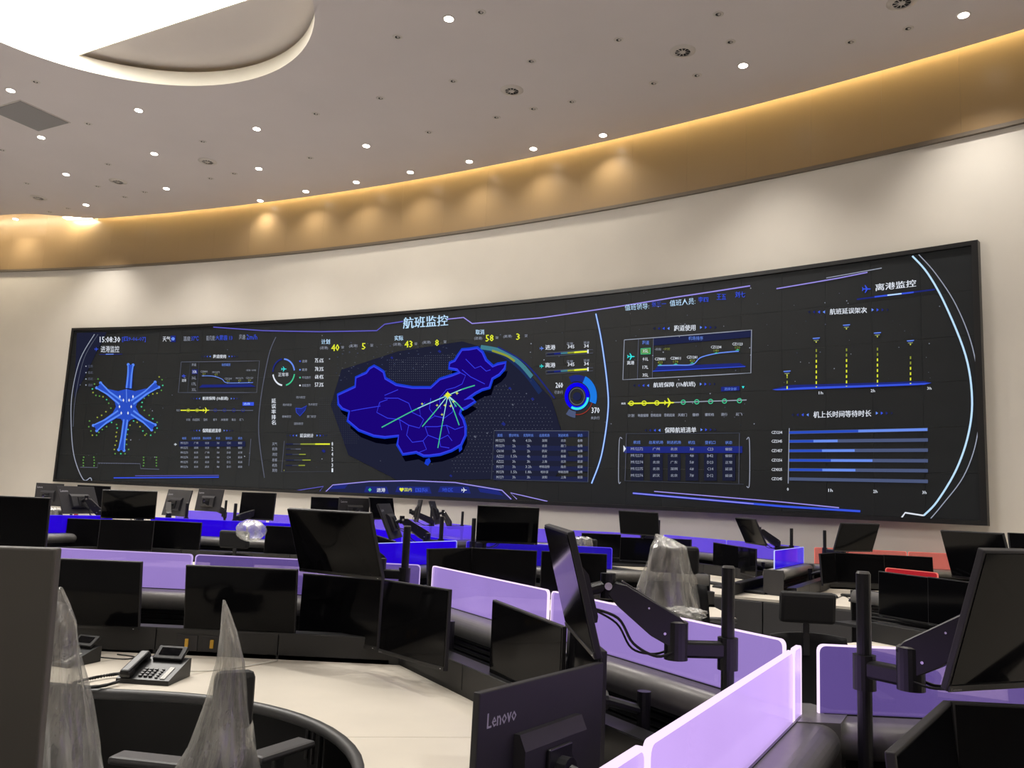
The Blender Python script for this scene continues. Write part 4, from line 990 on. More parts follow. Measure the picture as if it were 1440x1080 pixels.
desk1, S1 = desk_ring([e1['A'], e1['J2'], e1['J'], e1['C']], [.47, .31, .31], [1.22, .97, .95], 'large cream curved operator desk in the near violet group, with the telephones', rad=.95, cuts=[.5, .62, .5],
    latches=(0, [(-1.504, 4.12), (-1.383, 4.12)]))
desk_ring([e1['C'], e1['J'], e1['D']], [.31, .31], [1.0, 1.0], 'cream operator desk at lower right behind the tilted monitors', rad=.8)
desk_ring([e1['D'], e1['J'], e1['J2']], [.31, .31], [.60, .60], 'narrow cream shelf desk on the far side of the near violet dividers', rad=.3, cab=False)
em = ends(JM)
desk_ring([em['A'], em['J2'], em['J'], em['C']], [.47, .31, .31], [1.2, .97, .95], 'cream curved operator desk of the middle blue group, left side', rad=.9)
desk_ring([em['C'], em['J'], em['D']], [.31, .31], [1.0, 1.0], 'cream operator desk of the middle blue group, under its large raised monitor', rad=.8)
desk_ring([em['D'], em['J'], em['J2']], [.31, .31], [.95, .95], 'cream operator desk on the far side of the middle blue group', rad=.8, cab=False)
er = ends(JR)
desk_ring([er['J2'], er['J'], er['C']], [.31, .31], [.97, .97], 'cream desk with keyboards left of the grey console end pillar, right rear group', rad=.8)
desk_ring([er['C'], er['J'], er['D']], [.31, .31], [.97, .97], 'cream desk with two mice right of the grey console end pillar, right rear group', rad=.8)
ex = ends(JX); exC = Vector(JX)+dirv(240)*2.1
desk_ring([Vector(JX)+dirv(120)*.78, Vector(JX), Vector(JX)+dirv(240)*1.78], [.78, .20], [1.12, .63], 'cream desk seen through the violet divider at the right', rad=.8, cab=False)
el = ends(JL)
desk_ring([el['C'], el['J']], [.31], [1.0], 'cream operator desk of the left blue group', rad=.8)
ef = ends(JF)
desk_ring([ef['J2'], ef['J'], ef['C']], [.31, .31], [.95, .95], 'cream operator desk of the far pale-blue group', rad=.8)
# end panel of the right rear desks, facing the camera
t = thing('desk_end_panel', 'dark grey panel closing the desk ends in front of the right rear group', 'panel', (JR[0], JR[1], 0), (0, 0, math.radians(240)))
obj('panel', box(B(), (2.062, -.485, .36), (.024, .96, .718), bev=.004), 'casing_l', t)
obj('panel', box(B(), (2.062, .485, .36), (.024, .96, .718), bev=.004), 'casing_l', t)
obj('bridge_top', box(B(), (1.84, 0, .7375), (.43, .60, .025)), 'desk', t)
for (J, lab) in ((J1, 'near violet group'), (JM, 'middle blue group')):
    t = thing('desk_end_panel', 'dark grey panel closing the desk ends of the '+lab, 'panel', (J[0], J[1], 0), (0, 0, math.radians(240)))
    obj('panel', box(B(), (2.062, 0, .36), (.024, 1.9, .718), bev=.004), 'casing_l', t)
    obj('bridge_top', box(B(), (1.84, 0, .7375), (.43, .60, .025)), 'desk', t)

J12 = Vector(J1)+dirv(120)*2.5; JM2 = Vector(JM)+dirv(120)*2.5; JF2 = Vector(JF)+dirv(120)*2.5; JR2 = Vector(JR)+dirv(120)*2.5; JX2 = Vector(JX)+dirv(120)*2.5
AP = acrylic_panel
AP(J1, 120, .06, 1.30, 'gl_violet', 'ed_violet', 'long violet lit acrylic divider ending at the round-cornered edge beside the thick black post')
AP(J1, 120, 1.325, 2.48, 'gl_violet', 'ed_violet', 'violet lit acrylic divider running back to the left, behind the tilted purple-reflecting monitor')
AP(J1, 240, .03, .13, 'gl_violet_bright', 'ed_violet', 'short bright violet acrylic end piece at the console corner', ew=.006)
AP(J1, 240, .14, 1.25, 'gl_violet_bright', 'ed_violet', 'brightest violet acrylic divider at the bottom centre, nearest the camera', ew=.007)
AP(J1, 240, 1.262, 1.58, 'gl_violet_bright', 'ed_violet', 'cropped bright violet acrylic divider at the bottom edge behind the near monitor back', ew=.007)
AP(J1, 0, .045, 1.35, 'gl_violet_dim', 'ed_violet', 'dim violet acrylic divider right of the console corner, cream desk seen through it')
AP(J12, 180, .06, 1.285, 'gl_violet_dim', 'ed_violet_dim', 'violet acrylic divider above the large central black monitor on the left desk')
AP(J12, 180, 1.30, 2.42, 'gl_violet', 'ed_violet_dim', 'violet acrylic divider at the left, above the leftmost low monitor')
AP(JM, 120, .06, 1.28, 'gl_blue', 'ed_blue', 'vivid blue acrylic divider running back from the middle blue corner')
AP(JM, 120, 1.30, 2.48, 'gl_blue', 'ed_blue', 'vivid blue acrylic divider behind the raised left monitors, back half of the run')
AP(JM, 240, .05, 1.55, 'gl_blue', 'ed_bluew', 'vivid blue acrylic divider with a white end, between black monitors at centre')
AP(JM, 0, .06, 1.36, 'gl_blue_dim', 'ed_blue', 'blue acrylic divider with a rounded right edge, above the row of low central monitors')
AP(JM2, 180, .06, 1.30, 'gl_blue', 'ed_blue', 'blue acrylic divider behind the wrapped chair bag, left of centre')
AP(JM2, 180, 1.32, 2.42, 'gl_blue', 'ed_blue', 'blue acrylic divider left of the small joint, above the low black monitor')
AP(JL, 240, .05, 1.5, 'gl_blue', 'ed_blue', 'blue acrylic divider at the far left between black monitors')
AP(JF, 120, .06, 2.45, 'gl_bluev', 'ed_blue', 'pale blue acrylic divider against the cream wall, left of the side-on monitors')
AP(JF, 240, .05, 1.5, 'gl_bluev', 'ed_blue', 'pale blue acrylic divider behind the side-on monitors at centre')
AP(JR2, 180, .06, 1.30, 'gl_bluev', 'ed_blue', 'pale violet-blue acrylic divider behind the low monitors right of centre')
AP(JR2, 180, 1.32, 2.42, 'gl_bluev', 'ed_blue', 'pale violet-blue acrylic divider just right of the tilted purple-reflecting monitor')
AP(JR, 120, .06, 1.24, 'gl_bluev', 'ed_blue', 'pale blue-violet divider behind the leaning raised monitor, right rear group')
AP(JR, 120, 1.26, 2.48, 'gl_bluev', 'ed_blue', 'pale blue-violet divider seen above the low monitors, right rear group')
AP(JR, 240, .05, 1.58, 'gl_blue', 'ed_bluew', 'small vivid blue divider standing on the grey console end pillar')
AP(JR, 0, .12, 1.2, 'gl_red', 'ed_red', 'salmon red acrylic divider against the wall, left half')
AP(JR, 0, 1.22, 2.18, 'gl_red', 'ed_red', 'salmon red acrylic divider against the wall, right half beside the raised black monitor')
AP(JX, 120, .80, 1.22, 'gl_red_deep', 'ed_red', 'thin strip of deep red divider above the black monitors at the right')

# ------------------------------------------------------------------ monitors
MW, MH = .54, .33
def build_monitor(mw=MW, mh=MH):
    parts = []
    b1 = box(B(), (0, .010, 0), (mw, .018, mh), bev=.003)
    b2 = box(B(), (0, .0, .006), (mw-.012, .003, mh-.026))
    b3 = box(B(), (0, -.001, -mh/2+.0085), (mw-.004, .004, .015), bev=.001)
    return b1, b2, b3
def text_flat(bm, s, x0, x1, z0, z1, y, flip=False, shear=0.0, bold=0.0):
    V, Fc = tmesh(s, bold)
    vv = []
    for u, v in V:
        x = x0+(x1-x0)*(u+shear*v); vv.append(bm.verts.new((x, y, z0+(z1-z0)*v)))
    for f in Fc:
        try: bm.faces.new([vv[i] for i in f])
        except Exception: pass
    return bm
_proto = {}
def monitor(label, pose, back=False, group=None, face='black', near=False, mount=True, case='casing'):
    x, y, z, yaw, tilt, roll = pose
    name = 'computer_monitor'
    t = thing(name, label, 'monitor', (x, y, z), (0, 0, 0), group)
    t.rotation_mode = 'XYZ'
    mx = Matrix.Rotation(math.radians(yaw), 4, 'Z') @ Matrix.Rotation(math.radians(tilt), 4, 'X') @ Matrix.Rotation(math.radians(roll), 4, 'Y')
    t.matrix_world = Matrix.Translation((x, y, z)) @ mx
    key = (face, near, case, back)
    if key not in _proto:
        L = []
        b1, b2, b3 = build_monitor()
        L.append(('casing', b1, case)); L.append(('screen', b2, face)); L.append(('chin', b3, 'bezel'))
        bm = B(); profile(bm, [(.019, .062), (.034, .062), (.050, .030), (.050, -.085), (.044, -.10), (.019, -.10)], -.135, .135)
        L.append(('rear_cover', bm, 'casing'))
        bm = B(); box(bm, (0, .056, -.03), (.10, .010, .10), bev=.003); L.append(('mount_plate', bm, 'arm'))
        bm = B(); text_flat(bm, 'Lenovo', -.262, -.232, -.1615, -.1545, -.0036); L.append(('logo', bm, 'greyprint'))
        bm = B(); box(bm, (.245, -.0035, -.157), (.006, .002, .0025)); L.append(('power_light', bm, 'white'))
        bm = B(); text_flat(bm, 'Lenovo', .240, .132, .090, .120, .0195); text_flat(bm, 'Lenovo', .2388, .1308, .0905, .1205, .0196); L.append(('rear_logo', bm, 'silver'))
        out = []
        for nm, bm, m in L:
            me = bpy.data.meshes.new(nm); bm.to_mesh(me); bm.free(); me.materials.append(M[m]); out.append((nm, me))
        _proto[key] = out
    for nm, me in _proto[key]:
        o = bpy.data.objects.new(nm, me); COL.objects.link(o); o.parent = t
    return t
def mount_low(t, reach=.16):
    """short joint between a low monitor and the slatted wall behind it, part of the monitor"""
    bm = B(); cyl(bm, (0, .060, -.03), (0, .085, -.03), .030, seg=14); cyl(bm, (0, .085, -.03), (0, .085+reach, -.06), .016, seg=10)
    cyl(bm, (0, .085+reach, -.12), (0, .085+reach, -.0), .022, seg=12)
    o = obj('mount_joint', bm, 'arm', t); return o
def post_arm(label, P, t, ztop=1.39, zl=1.16, side=1, grp=None, link_dir=None, cables=True, post_r=.019, zb=.77):
    """pole on the console with a clamp, a link and a spring arm that reaches the back plate of monitor t"""
    q = t.matrix_world @ Vector((0, .062, -.03)); qn = (t.matrix_world.to_3x3() @ Vector((0, 1, 0)))
    a = thing('monitor_arm', label, 'monitor arm', (P[0], P[1], zb), group=grp); o3 = Vector((P[0], P[1], zb))
    P3 = Vector((P[0], P[1], 0)); J = q + qn*.055
    dd = Vector((J.x-P[0], J.y-P[1], 0)); Ld = dd.length; dn = dd.normalized() if Ld > 1e-4 else Vector((1, 0, 0))
    if link_dir is None:
        ld = (Matrix.Rotation(math.radians(35*side), 3, 'Z') @ dn); llen = min(.24, max(.12, Ld*.45))
    else: ld = Vector((link_dir[0], link_dir[1], 0)).normalized(); llen = link_dir[2]
    E = P3 + ld*llen; E.z = zl
    def L_(bm): 
        for v in bm.verts: v.co -= o3
        return bm
    # pole: black extrusion with a lighter corner fillet
    bm = B(); cyl(bm, (P[0], P[1], zb), (P[0], P[1], ztop), post_r, seg=18); obj('pole', L_(bm), 'arm', a, smooth=False)
    bm = B(); cyl(bm, (P[0], P[1], ztop), (P[0], P[1], ztop+.006), post_r*.98, post_r*.8, seg=18); obj('pole_cap', L_(bm), 'arm_lit_top', a)
    bm = B(); cyl(bm, (P[0], P[1], zb), (P[0], P[1], zb+.05), post_r*1.9, post_r*1.5, seg=18); obj('base_clamp', L_(bm), 'arm', a)
    bm = B(); cyl(bm, (P[0], P[1], zl-.055), (P[0], P[1], zl+.035), post_r*1.55, seg=18); obj('collar', L_(bm), 'arm', a)
    ang = math.atan2(ld.y, ld.x)
    bm = B(); mx = Matrix.Translation((P[0], P[1], zl)) @ Matrix.Rotation(ang, 4, 'Z'); box(bm, (llen/2, 0, 0), (llen, .042, .046), mx, bev=.008); obj('link', L_(bm), 'arm', a)
    bm = B(); cyl(bm, (E.x, E.y, zl-.03), (E.x, E.y, zl+.075), .034, seg=20); eb = obj('elbow', L_(bm), 'arm', a, smooth=False)
    bm = B(); cyl(bm, (E.x, E.y, zl+.075), (E.x, E.y, zl+.079), .033, .028, seg=20); obj('elbow_cap', L_(bm), 'arm_lit_top', a)
    # spring arm: tapered box from the elbow up to the monitor joint
    s0 = Vector((E.x, E.y, zl+.045)); s1 = J; v = s1-s0; L = v.length; vx = v.normalized(); vy = Vector((0, 0, 1)).cross(vx).normalized(); vz = vx.cross(vy)
    R = Matrix((vx, vy, vz)).transposed().to_4x4(); mx = Matrix.Translation(s0) @ R
    bm = B(); pr = [(-.01, -.042), (-.012, .036), (.02, .043), (L-.04, .032), (L-.01, .020), (L-.01, -.020), (L-.05, -.032), (.06, -.048)]
    w_ = .026
    aa = [bm.verts.new((p[0], -w_, p[1])) for p in pr]; bb_ = [bm.verts.new((p[0], w_, p[1])) for p in pr]
    bm.faces.new(aa); bm.faces.new(list(reversed(bb_)))
    for i in range(len(pr)): bm.faces.new((aa[i], bb_[i], bb_[(i+1) % len(pr)], aa[(i+1) % len(pr)]))
    bmesh.ops.recalc_face_normals(bm, faces=bm.faces[:])
    bmesh.ops.bevel(bm, geom=bm.edges[:], offset=.003, segments=1, affect='EDGES')
    bm.transform(mx); sa = obj('spring_arm', L_(bm), 'arm', a)
    for sgn in (1, -1):
        obj('screw', L_(cyl(B(), mx @ Vector((.03, sgn*.0265, -.02)), mx @ Vector((.03, sgn*.0285, -.02)), .004, seg=8)), 'chrome', sa)
        obj('screw', L_(cyl(B(), mx @ Vector((L*.45, sgn*.0265, .014)), mx @ Vector((L*.45, sgn*.0285, .014)), .003, seg=8)), 'chrome', sa)
    bm = B(); profile_pts = [(.03, .038), (L-.05, .028)]
    box(bm, (L*.48, 0, .0395), (L*.80, .040, .004), mx @ Matrix.Rotation(.028, 4, 'Y')); obj('lit_tone_strip', L_(bm), 'arm_lit_top', sa)  # thin lighter strip, the light along the top of the arm put into colour
    bm = B(); cyl(bm, J+Vector((0, 0, -.035)), J+Vector((0, 0, .035)), .022, seg=14); cyl(bm, J, q, .018, seg=12); obj('tilt_joint', L_(bm), 'arm', a)
    bm = B(); cyl(bm, J+vy*.018+Vector((0, 0, .0)), J+vy*.026, .011, seg=12); obj('pivot_bolt', L_(bm), 'chrome', a)
    if cables:
        for k, (sg, r_) in enumerate(((1, .0045), (-1, .0035))):
            m1 = s0.lerp(s1, .62)+Vector((0, 0, -.11-.02*k))+vy*.02*sg
            m2 = s0.lerp(s1, .28)+Vector((0, 0, -.10))+vy*.02*sg
            bm = B(); tube(bm, spline([q+Vector((0, 0, -.05)), s0.lerp(s1, .85)+Vector((0, 0, -.07-.02*k))+vy*.02*sg, m1, m2, Vector((E.x, E.y, zl-.0))+vy*.03*sg], 6), r_, 6)
            obj('cable', L_(bm), 'cable', a, smooth=True)
    return a
P_ = dict(
 A=(-2.012,4.114,1.016,-1.3,7.16,-.41), B=(-1.263,4.121,1.014,.45,8.99,-.25), C=(-.811,4.246,.978,-33.0,-2.15,-1.74), D=(-.392,3.77,1.004,-51.7,-1.13,-1.34), E=(.088,3.199,.98,-62.1,1.8,2.7),
 E2=(.262,2.725,.974,-84,0,0), F=(-.823,4.058,1.313,-31.76,21.3,-.29), G=(.186,2.463,1.321,-86.2,15.07,.39), H=(.1,1.996,.992,235.6,0,-.77), I=(1.249,1.915,1.342,20,19.54,-.64),
 J1=(.845,1.664,1.0,53.08,-5,.04), J2=(1.26,1.858,1.0,-1.1,-5,.09), K=(-.87,1.149,1.293,183,-2.8,.59), L=(-2.595,4.255,1.297,8.1,2.98,-.11))
def off(k, dx, dy, **kw):
    p = list(P_[k]); p[0] += dx; p[1] += dy
    for i, n_ in enumerate('xyz'):
        if n_ in kw: p[i] = kw[n_]
    return tuple(p)
low, high = {}, {}
def LOW(k, pose, label, near=False):
    m = monitor(label, pose, near=near); mount_low(m, .12); low[k] = m; return m
def HIGH(k, pose, label, near=False, **kw): m = monitor(label, pose, near=near, **kw); high[k] = m; return m
# near violet group
LOW('A', P_['A'], 'low black monitor at the far left of the cream desk, behind the telephones', True)
LOW('B', P_['B'], 'large low black monitor above the two yellow latches', True)
LOW('C', P_['C'], 'low black monitor directly under the raised left monitor', True)
LOW('D', P_['D'], 'low angled black monitor at the inner corner of the cream desk', True)
LOW('E', P_['E'], 'low angled black monitor right of the gap showing the slatted wall', True)
LOW('E2', P_['E2'], 'low black monitor mostly hidden behind the tilted purple-reflecting one', True)
HIGH('F', P_['F'], 'raised black monitor tilted down over the left desk, left of the tall blue gap', True)
HIGH('G', P_['G'], 'raised tilted monitor seen side-on with purple reflections, on the long spring arm', True)
HIGH('H', P_['H'], 'monitor seen from behind at bottom centre, printed name and sloping rear cover', True)
low['H'] = high.pop('H'); mount_low(low['H'], .13)
HIGH('I', P_['I'], 'large raised black monitor cut by the right edge of the picture', True)
LOW('J1', P_['J1'], 'low black monitor in the bottom right corner, its grey top edge running diagonally', True)
LOW('J2', P_['J2'], 'low black monitor below the large raised one at the right edge', True)
HIGH('K', P_['K'], 'grey monitor back filling the lower left corner, closest to the camera', True, case='casing_k')
HIGH('L', P_['L'], 'raised black monitor cut by the left edge of the picture', True)
# middle blue group
dm = (-1.26, 5.06)
LOW('mA', (-3.596, 9.25, 1.005, -4, 0, 0), 'small low black monitor in front of the blue divider, third from the left')
LOW('mB', (-2.362, 9.25, 1.005, -1, 0, 0), 'small low black monitor half hidden by the raised left monitor')
LOW('mE', off('E', *dm), 'low black monitor in the blue glow behind the thin central post')
LOW('mJ1', off('J1', *dm), 'low glossy monitor with faint green reflections at centre')
LOW('mJ2', off('J2', *dm), 'low black monitor directly below the big raised monitor at centre')
LOW('mJ3', off('J2', dm[0]+.575, dm[1]), 'low black monitor right of the one below the big raised monitor')
HIGH('mG', (-1.046, 7.532, 1.326, 266.7-180+0, 0, 0), 'x') if False else None
HIGH('mG', (-1.046, 7.532, 1.326, 266.7, 24.7, .45), 'small raised monitor seen obliquely from behind in the blue glow')
HIGH('mI', (.019, 7.324, 1.348, 3.4, 13.5, -.2), 'big raised black monitor at centre in front of the wall')
# left blue group
LOW('lJ1', (-4.497, 9.056, .995, 0, 0, -.4), 'small low black monitor beside the blue strip, far left')
LOW('lJ2', (-4.013, 8.947, 1.01, 12, -5, -.9), 'low black monitor under the raised one, second from the left in the blue row')
HIGH('lG', (-4.905, 9.614, 1.341, 252.2, 24, .5), 'grey raised monitor back with a pale logo at the far left')
HIGH('lI', (-4.059, 9.047, 1.329, 24.4, 24, -1), 'raised black monitor left of the small grey monitor back')
HIGH('lT', (-4.092, 10.46, 1.346, 141.8, 11, 0), 'grey raised monitor back with a white tag, in the left blue group', case='casing_l')
# far group
HIGH('fV', (-4.421, 12.509, 1.368, 150, 8, 0), 'dark raised monitor back under the left part of the video wall')
HIGH('fQ', (-6.768, 12.426, 1.344, 159.5, 0, 0), 'leftmost small raised monitor back against the cream wall')
HIGH('fS', (-6.171, 12.51, 1.342, -8.7, 0, 0), 'small raised black monitor peeking out just above the grey monitor back, far left')
HIGH('fW', (-3.033, 10.214, 1.358, -25.9, -3.8, -.5), 'small raised black monitor under the video wall, right of a bare post')
HIGH('fX', (-2.638, 12.425, 1.328, -7.7, 3, -.4), 'small raised black monitor behind the top of the raised left monitor')
HIGH('fY', (-2.255, 12.405, 1.339, 225, 0, 0), 'small grey monitor back overlapping the right end of the far black monitor')
HIGH('fZ', (-1.864, 12.659, 1.363, 57.2, -12.7, -.5), 'small raised dark monitor just left of the obliquely seen monitor back')
HIGH('fAB', (-1.291, 12.417, 1.355, 101.3, 8.9, .5), 'thin side-on monitor leaning right, left of the pair at centre')
HIGH('fAC', (-.992, 11.633, 1.352, 267.1, 19.6, 0), 'thin side-on monitor leaning left on a short arm, at centre')
# right rear group
dr_ = (2.65, 7.42)
LOW('rB', off('B', 2.58, 7.4), 'low black monitor at the left end of the right rear group')
LOW('rC', off('C', 2.65, 7.4), 'low black monitor under the small raised monitor right of centre')
LOW('rD', off('D', 2.65, 7.4), 'low black monitor behind the plastic-wrapped chair')
LOW('rE', off('E', 2.72, 7.40), 'low black monitor right of the violet gap in the right rear group')
LOW('rE2', off('E2', 2.65, 7.40), 'low black monitor in front of the leaning raised one, right rear group')
LOW('rJ1', off('J1', 2.65, 7.40), 'low angled black monitor right of the small vivid blue divider')
LOW('rJ2', off('J2', 2.65, 7.40), 'low black monitor under the grey leaning monitor, right rear group')
LOW('rJ3', off('J2', 3.20, 7.43), 'low black monitor left of the salmon red gap')
HIGH('rF', (1.772, 11.162, 1.344, -25.2, 21.6, .6), 'small raised black monitor right of centre with its post just visible')
HIGH('rG', (2.898, 9.944, 1.333, -81, 25.8, .7), 'raised black monitor leaning left on an arm, below the right part of the video wall')
HIGH('rI', (3.823, 9.124, 1.338, 21.4, 21.8, -.8), 'raised grey-black monitor leaning right between two bare posts')
# red group
LOW('xD', (2.914, 6.048, 1.0, -62, 0, .8), 'low wide black monitor just below the thin red strip')
LOW('xE', (3.085, 5.66, 1.0, -62, 0, .8), 'low black monitor right of the thin red strip, partly behind the big raised one')
HIGH('xG', (3.125, 5.576, 1.335, -76.7, 15.4, -.4), 'raised black monitor standing in front of the salmon red divider')
HIGH('xR', (4.378, 6.822, 1.328, -.6, -7.6, 0), 'raised black monitor just cut by the right edge, behind the largest one')
bpy.context.view_layer.update()
# arms
post_arm('long black spring arm on a thick post carrying the purple-reflecting monitor', (.660, 2.480), high['G'], 1.388, 1.155, -1, link_dir=(-.99, -.12, .155))
post_arm('black spring arm on a thick post left of the large raised right monitor', (.975, 2.290), high['I'], 1.402, 1.155, 1, link_dir=(.5, -.75, .13))
post_arm('thin black post and arm right of the raised left monitor', (-.50, 4.30), high['F'], 1.40, 1.16, -1)
post_arm('black arm mostly hidden behind the raised monitor at the left edge', (-2.45, 4.43), high['L'], 1.39, 1.16, 1)
post_arm('black arm carrying the oblique monitor back in the blue glow', (-.571, 7.54), high['mG'], 1.39, 1.16, -1)
post_arm('thin post at the left edge of the big raised central monitor', (-.276, 7.35), high['mI'], 1.39, 1.16, 1)
post_arm('black arm right of the grey monitor back with a pale logo', (-4.55, 9.56), high['lG'], 1.36, 1.16, -1)
post_arm('black arm hidden behind the raised monitor of the left blue group', (-4.10, 9.41), high['lI'], 1.36, 1.16, 1)
post_arm('black arm behind the white-tagged grey monitor back', (-3.75, 9.88), high['lT'], 1.36, 1.16, 1)
post_arm('bare thin post and arm left of the small raised black monitor under the wall', (-3.19, 9.90), high['fW'], 1.38, 1.16, 1)
post_arm('thin bare post and arm just left of the big raised central monitor', (-.616, 11.94), high['fAC'], 1.38, 1.16, -1)
post_arm('thin post behind the side-on monitor that leans right', (-1.15, 12.95), high['fAB'], 1.38, 1.16, 1)
post_arm('post behind the small raised black monitor right of centre', (2.14, 11.72), high['rF'], 1.39, 1.16, -1)
post_arm('thin post with an elbowed arm left of the small vivid blue divider', (3.385, 9.93), high['rG'], 1.39, 1.16, -1)
post_arm('thin post with a short arm at the left of the grey leaning monitor', (3.69, 9.70), high['rI'], 1.39, 1.16, 1)
post_arm('black arm hidden behind the raised monitor near the salmon red divider', (3.42, 5.28), high['xG'], 1.38, 1.16, -1)
# far straight console carrying the last row of raised monitors
console_arm((-7.3, 13.0), 0, 5.9, 'long grey-capped console run by the wall, left half of the video wall', (1, -1), (.31, .31))
AP((-7.3, 13.0), 0, 2.2, 3.6, 'gl_bluev', 'ed_blue', 'pale blue divider just below the bare post, left of centre'); AP((-7.3, 13.0), 0, 3.65, 5.8, 'gl_bluev', 'ed_blue', 'pale blue divider right of the bare post under the video wall')
desk_ring([(-7.3, 13.0), (-1.4, 13.0)], [.31], [1.0], 'cream desk of the long far console run', cuts=[.5], cab=False)
for k, lab in (('fQ', 'thin arm behind the leftmost far monitor'), ('fS', 'thin arm behind the monitor peeking out at far left'), ('fV', 'thin arm behind the dark far monitor back'), ('fX', 'thin arm behind the far black monitor left of centre'), ('fY', 'thin arm behind the small grey far monitor back'), ('fZ', 'thin arm behind the small dark monitor at centre left')):
    m = high[k]; post_arm(lab, (m.location.x+.12, 12.88 if k != 'fZ' else 12.9), m, 1.37, 1.16, 1, cables=False)
post_arm('black arm behind the raised monitor at the far right edge', (4.45, 7.05), high['xR'], 1.38, 1.16, 1, cables=False, zb=.77)
console_arm((3.9, 7.12), 0, 1.6, 'grey-capped console run behind the red-lit group at the right edge', (-1,), (.31,))
post_arm('black arm behind the near grey monitor back in the lower left corner', (-1.15, .93), high['K'], 1.30, 1.16, -1)
console_arm((-2.0, .80), 0, 1.6, 'grey-capped console run beside the camera, below the near grey monitor back', (1,), (.31,))

# ------------------------------------------------------------------ chairs and plastic covers
def chair(label, loc, rot, hz=1.13, arms=(.285, .668, 0, 0), bw=1.0):
    """office chair, its front towards local +y; hz is the height of the top of the headrest"""
    t = thing('office_chair', label, 'chair', (loc[0], loc[1], 0), (0, 0, math.radians(rot)))
    bm = B(); box(bm, (0, 0, 0), (.30*bw, .05, .17), Matrix.Translation((0, -.23, hz-.085)) @ Matrix.Rotation(-.12, 4, 'X'), bev=.022); obj('headrest', bm, 'chair', t, smooth=False)
    bm = B(); box(bm, (0, -.26, hz-.24), (.035, .02, .20), bev=.004); obj('headrest_stem', bm, 'chair_m', t)
    bm = B()
    NX, NZ = 8, 9; g_ = [[None]*(NZ+1) for _ in range(NX+1)]; g2_ = [[None]*(NZ+1) for _ in range(NX+1)]
    for i in range(NX+1):
        for j in range(NZ+1):
            u = i/NX*2-1; v = j/NZ; wd = .235*bw*(1-.16*v*v)*(1-.10*max(0, .25-v)); x = u*wd; z = .50+v*(hz-.22-.50) - (.012*u*u if j == NZ else 0)
            y = -.22 + .045*u*u - .05*math.sin(v*PI)*.6 - .03*v
            g_[i][j] = bm.verts.new((x, y, z)); g2_[i][j] = bm.verts.new((x, y-.028, z))
    for i in range(NX):
        for j in range(NZ):
            bm.faces.new((g_[i][j], g_[i+1][j], g_[i+1][j+1], g_[i][j+1])); bm.faces.new((g2_[i][j], g2_[i][j+1], g2_[i+1][j+1], g2_[i+1][j]))
    for i in range(NX):
        bm.faces.new((g_[i][0], g2_[i][0], g2_[i+1][0], g_[i+1][0])); bm.faces.new((g_[i][NZ], g_[i+1][NZ], g2_[i+1][NZ], g2_[i][NZ]))
    for j in range(NZ):
        bm.faces.new((g_[0][j], g_[0][j+1], g2_[0][j+1], g2_[0][j])); bm.faces.new((g_[NX][j], g2_[NX][j], g2_[NX][j+1], g_[NX][j+1]))
    bmesh.ops.recalc_face_normals(bm, faces=bm.faces[:]); obj('backrest', bm, 'chair', t, smooth=True)
    bm = B(); box(bm, (0, .02, .46), (.48, .47, .075), bev=.03); obj('seat', bm, 'chair', t)
    bm = B(); box(bm, (0, -.21, .46), (.06, .10, .14), bev=.01); obj('back_bracket', bm, 'chair_p', t)
    if arms:
        asp, az, yl_, yr_ = arms
        for s in (1, -1):
            bm = B(); box(bm, (0, .0, 0), (.085, .25, .026), Matrix.Translation((s*asp, 0, az)) @ Matrix.Rotation(math.radians(yl_ if s < 0 else -yr_), 4, 'Z'), bev=.011); ar = obj('armrest', bm, 'casing_l', t)
            bm = B(); box(bm, (s*(asp-.01), -.02, az/2+.215), (.035, .05, az-.43), bev=.006); box(bm, (s*(asp-.035), -.02, .445), (.07, .05, .03)); obj('armrest_post', bm, 'chair_p', ar)
    bm = B(); cyl(bm, (0, 0, .10), (0, 0, .43), .028, seg=14); obj('gas_lift', bm, 'chair_p', t)
    for k in range(5):
        a = 2*PI*k/5; bm = B(); mx = Matrix.Rotation(a, 4, 'Z'); box(bm, (.155, 0, .095), (.31, .045, .03), mx, bev=.006); lg = obj('base_leg', bm, 'chair_p', t)
        bm = B(); p = mx @ Vector((.30, 0, .03)); q = mx @ Vector((.30, .0, .03)); d = mx @ Vector((0, .02, 0)); cyl(bm, p-d, p+d, .030, seg=12); cyl(bm, p, p+Vector((0, 0, .055)), .008, seg=8); obj('caster', bm, 'chair_p', lg)
    return t
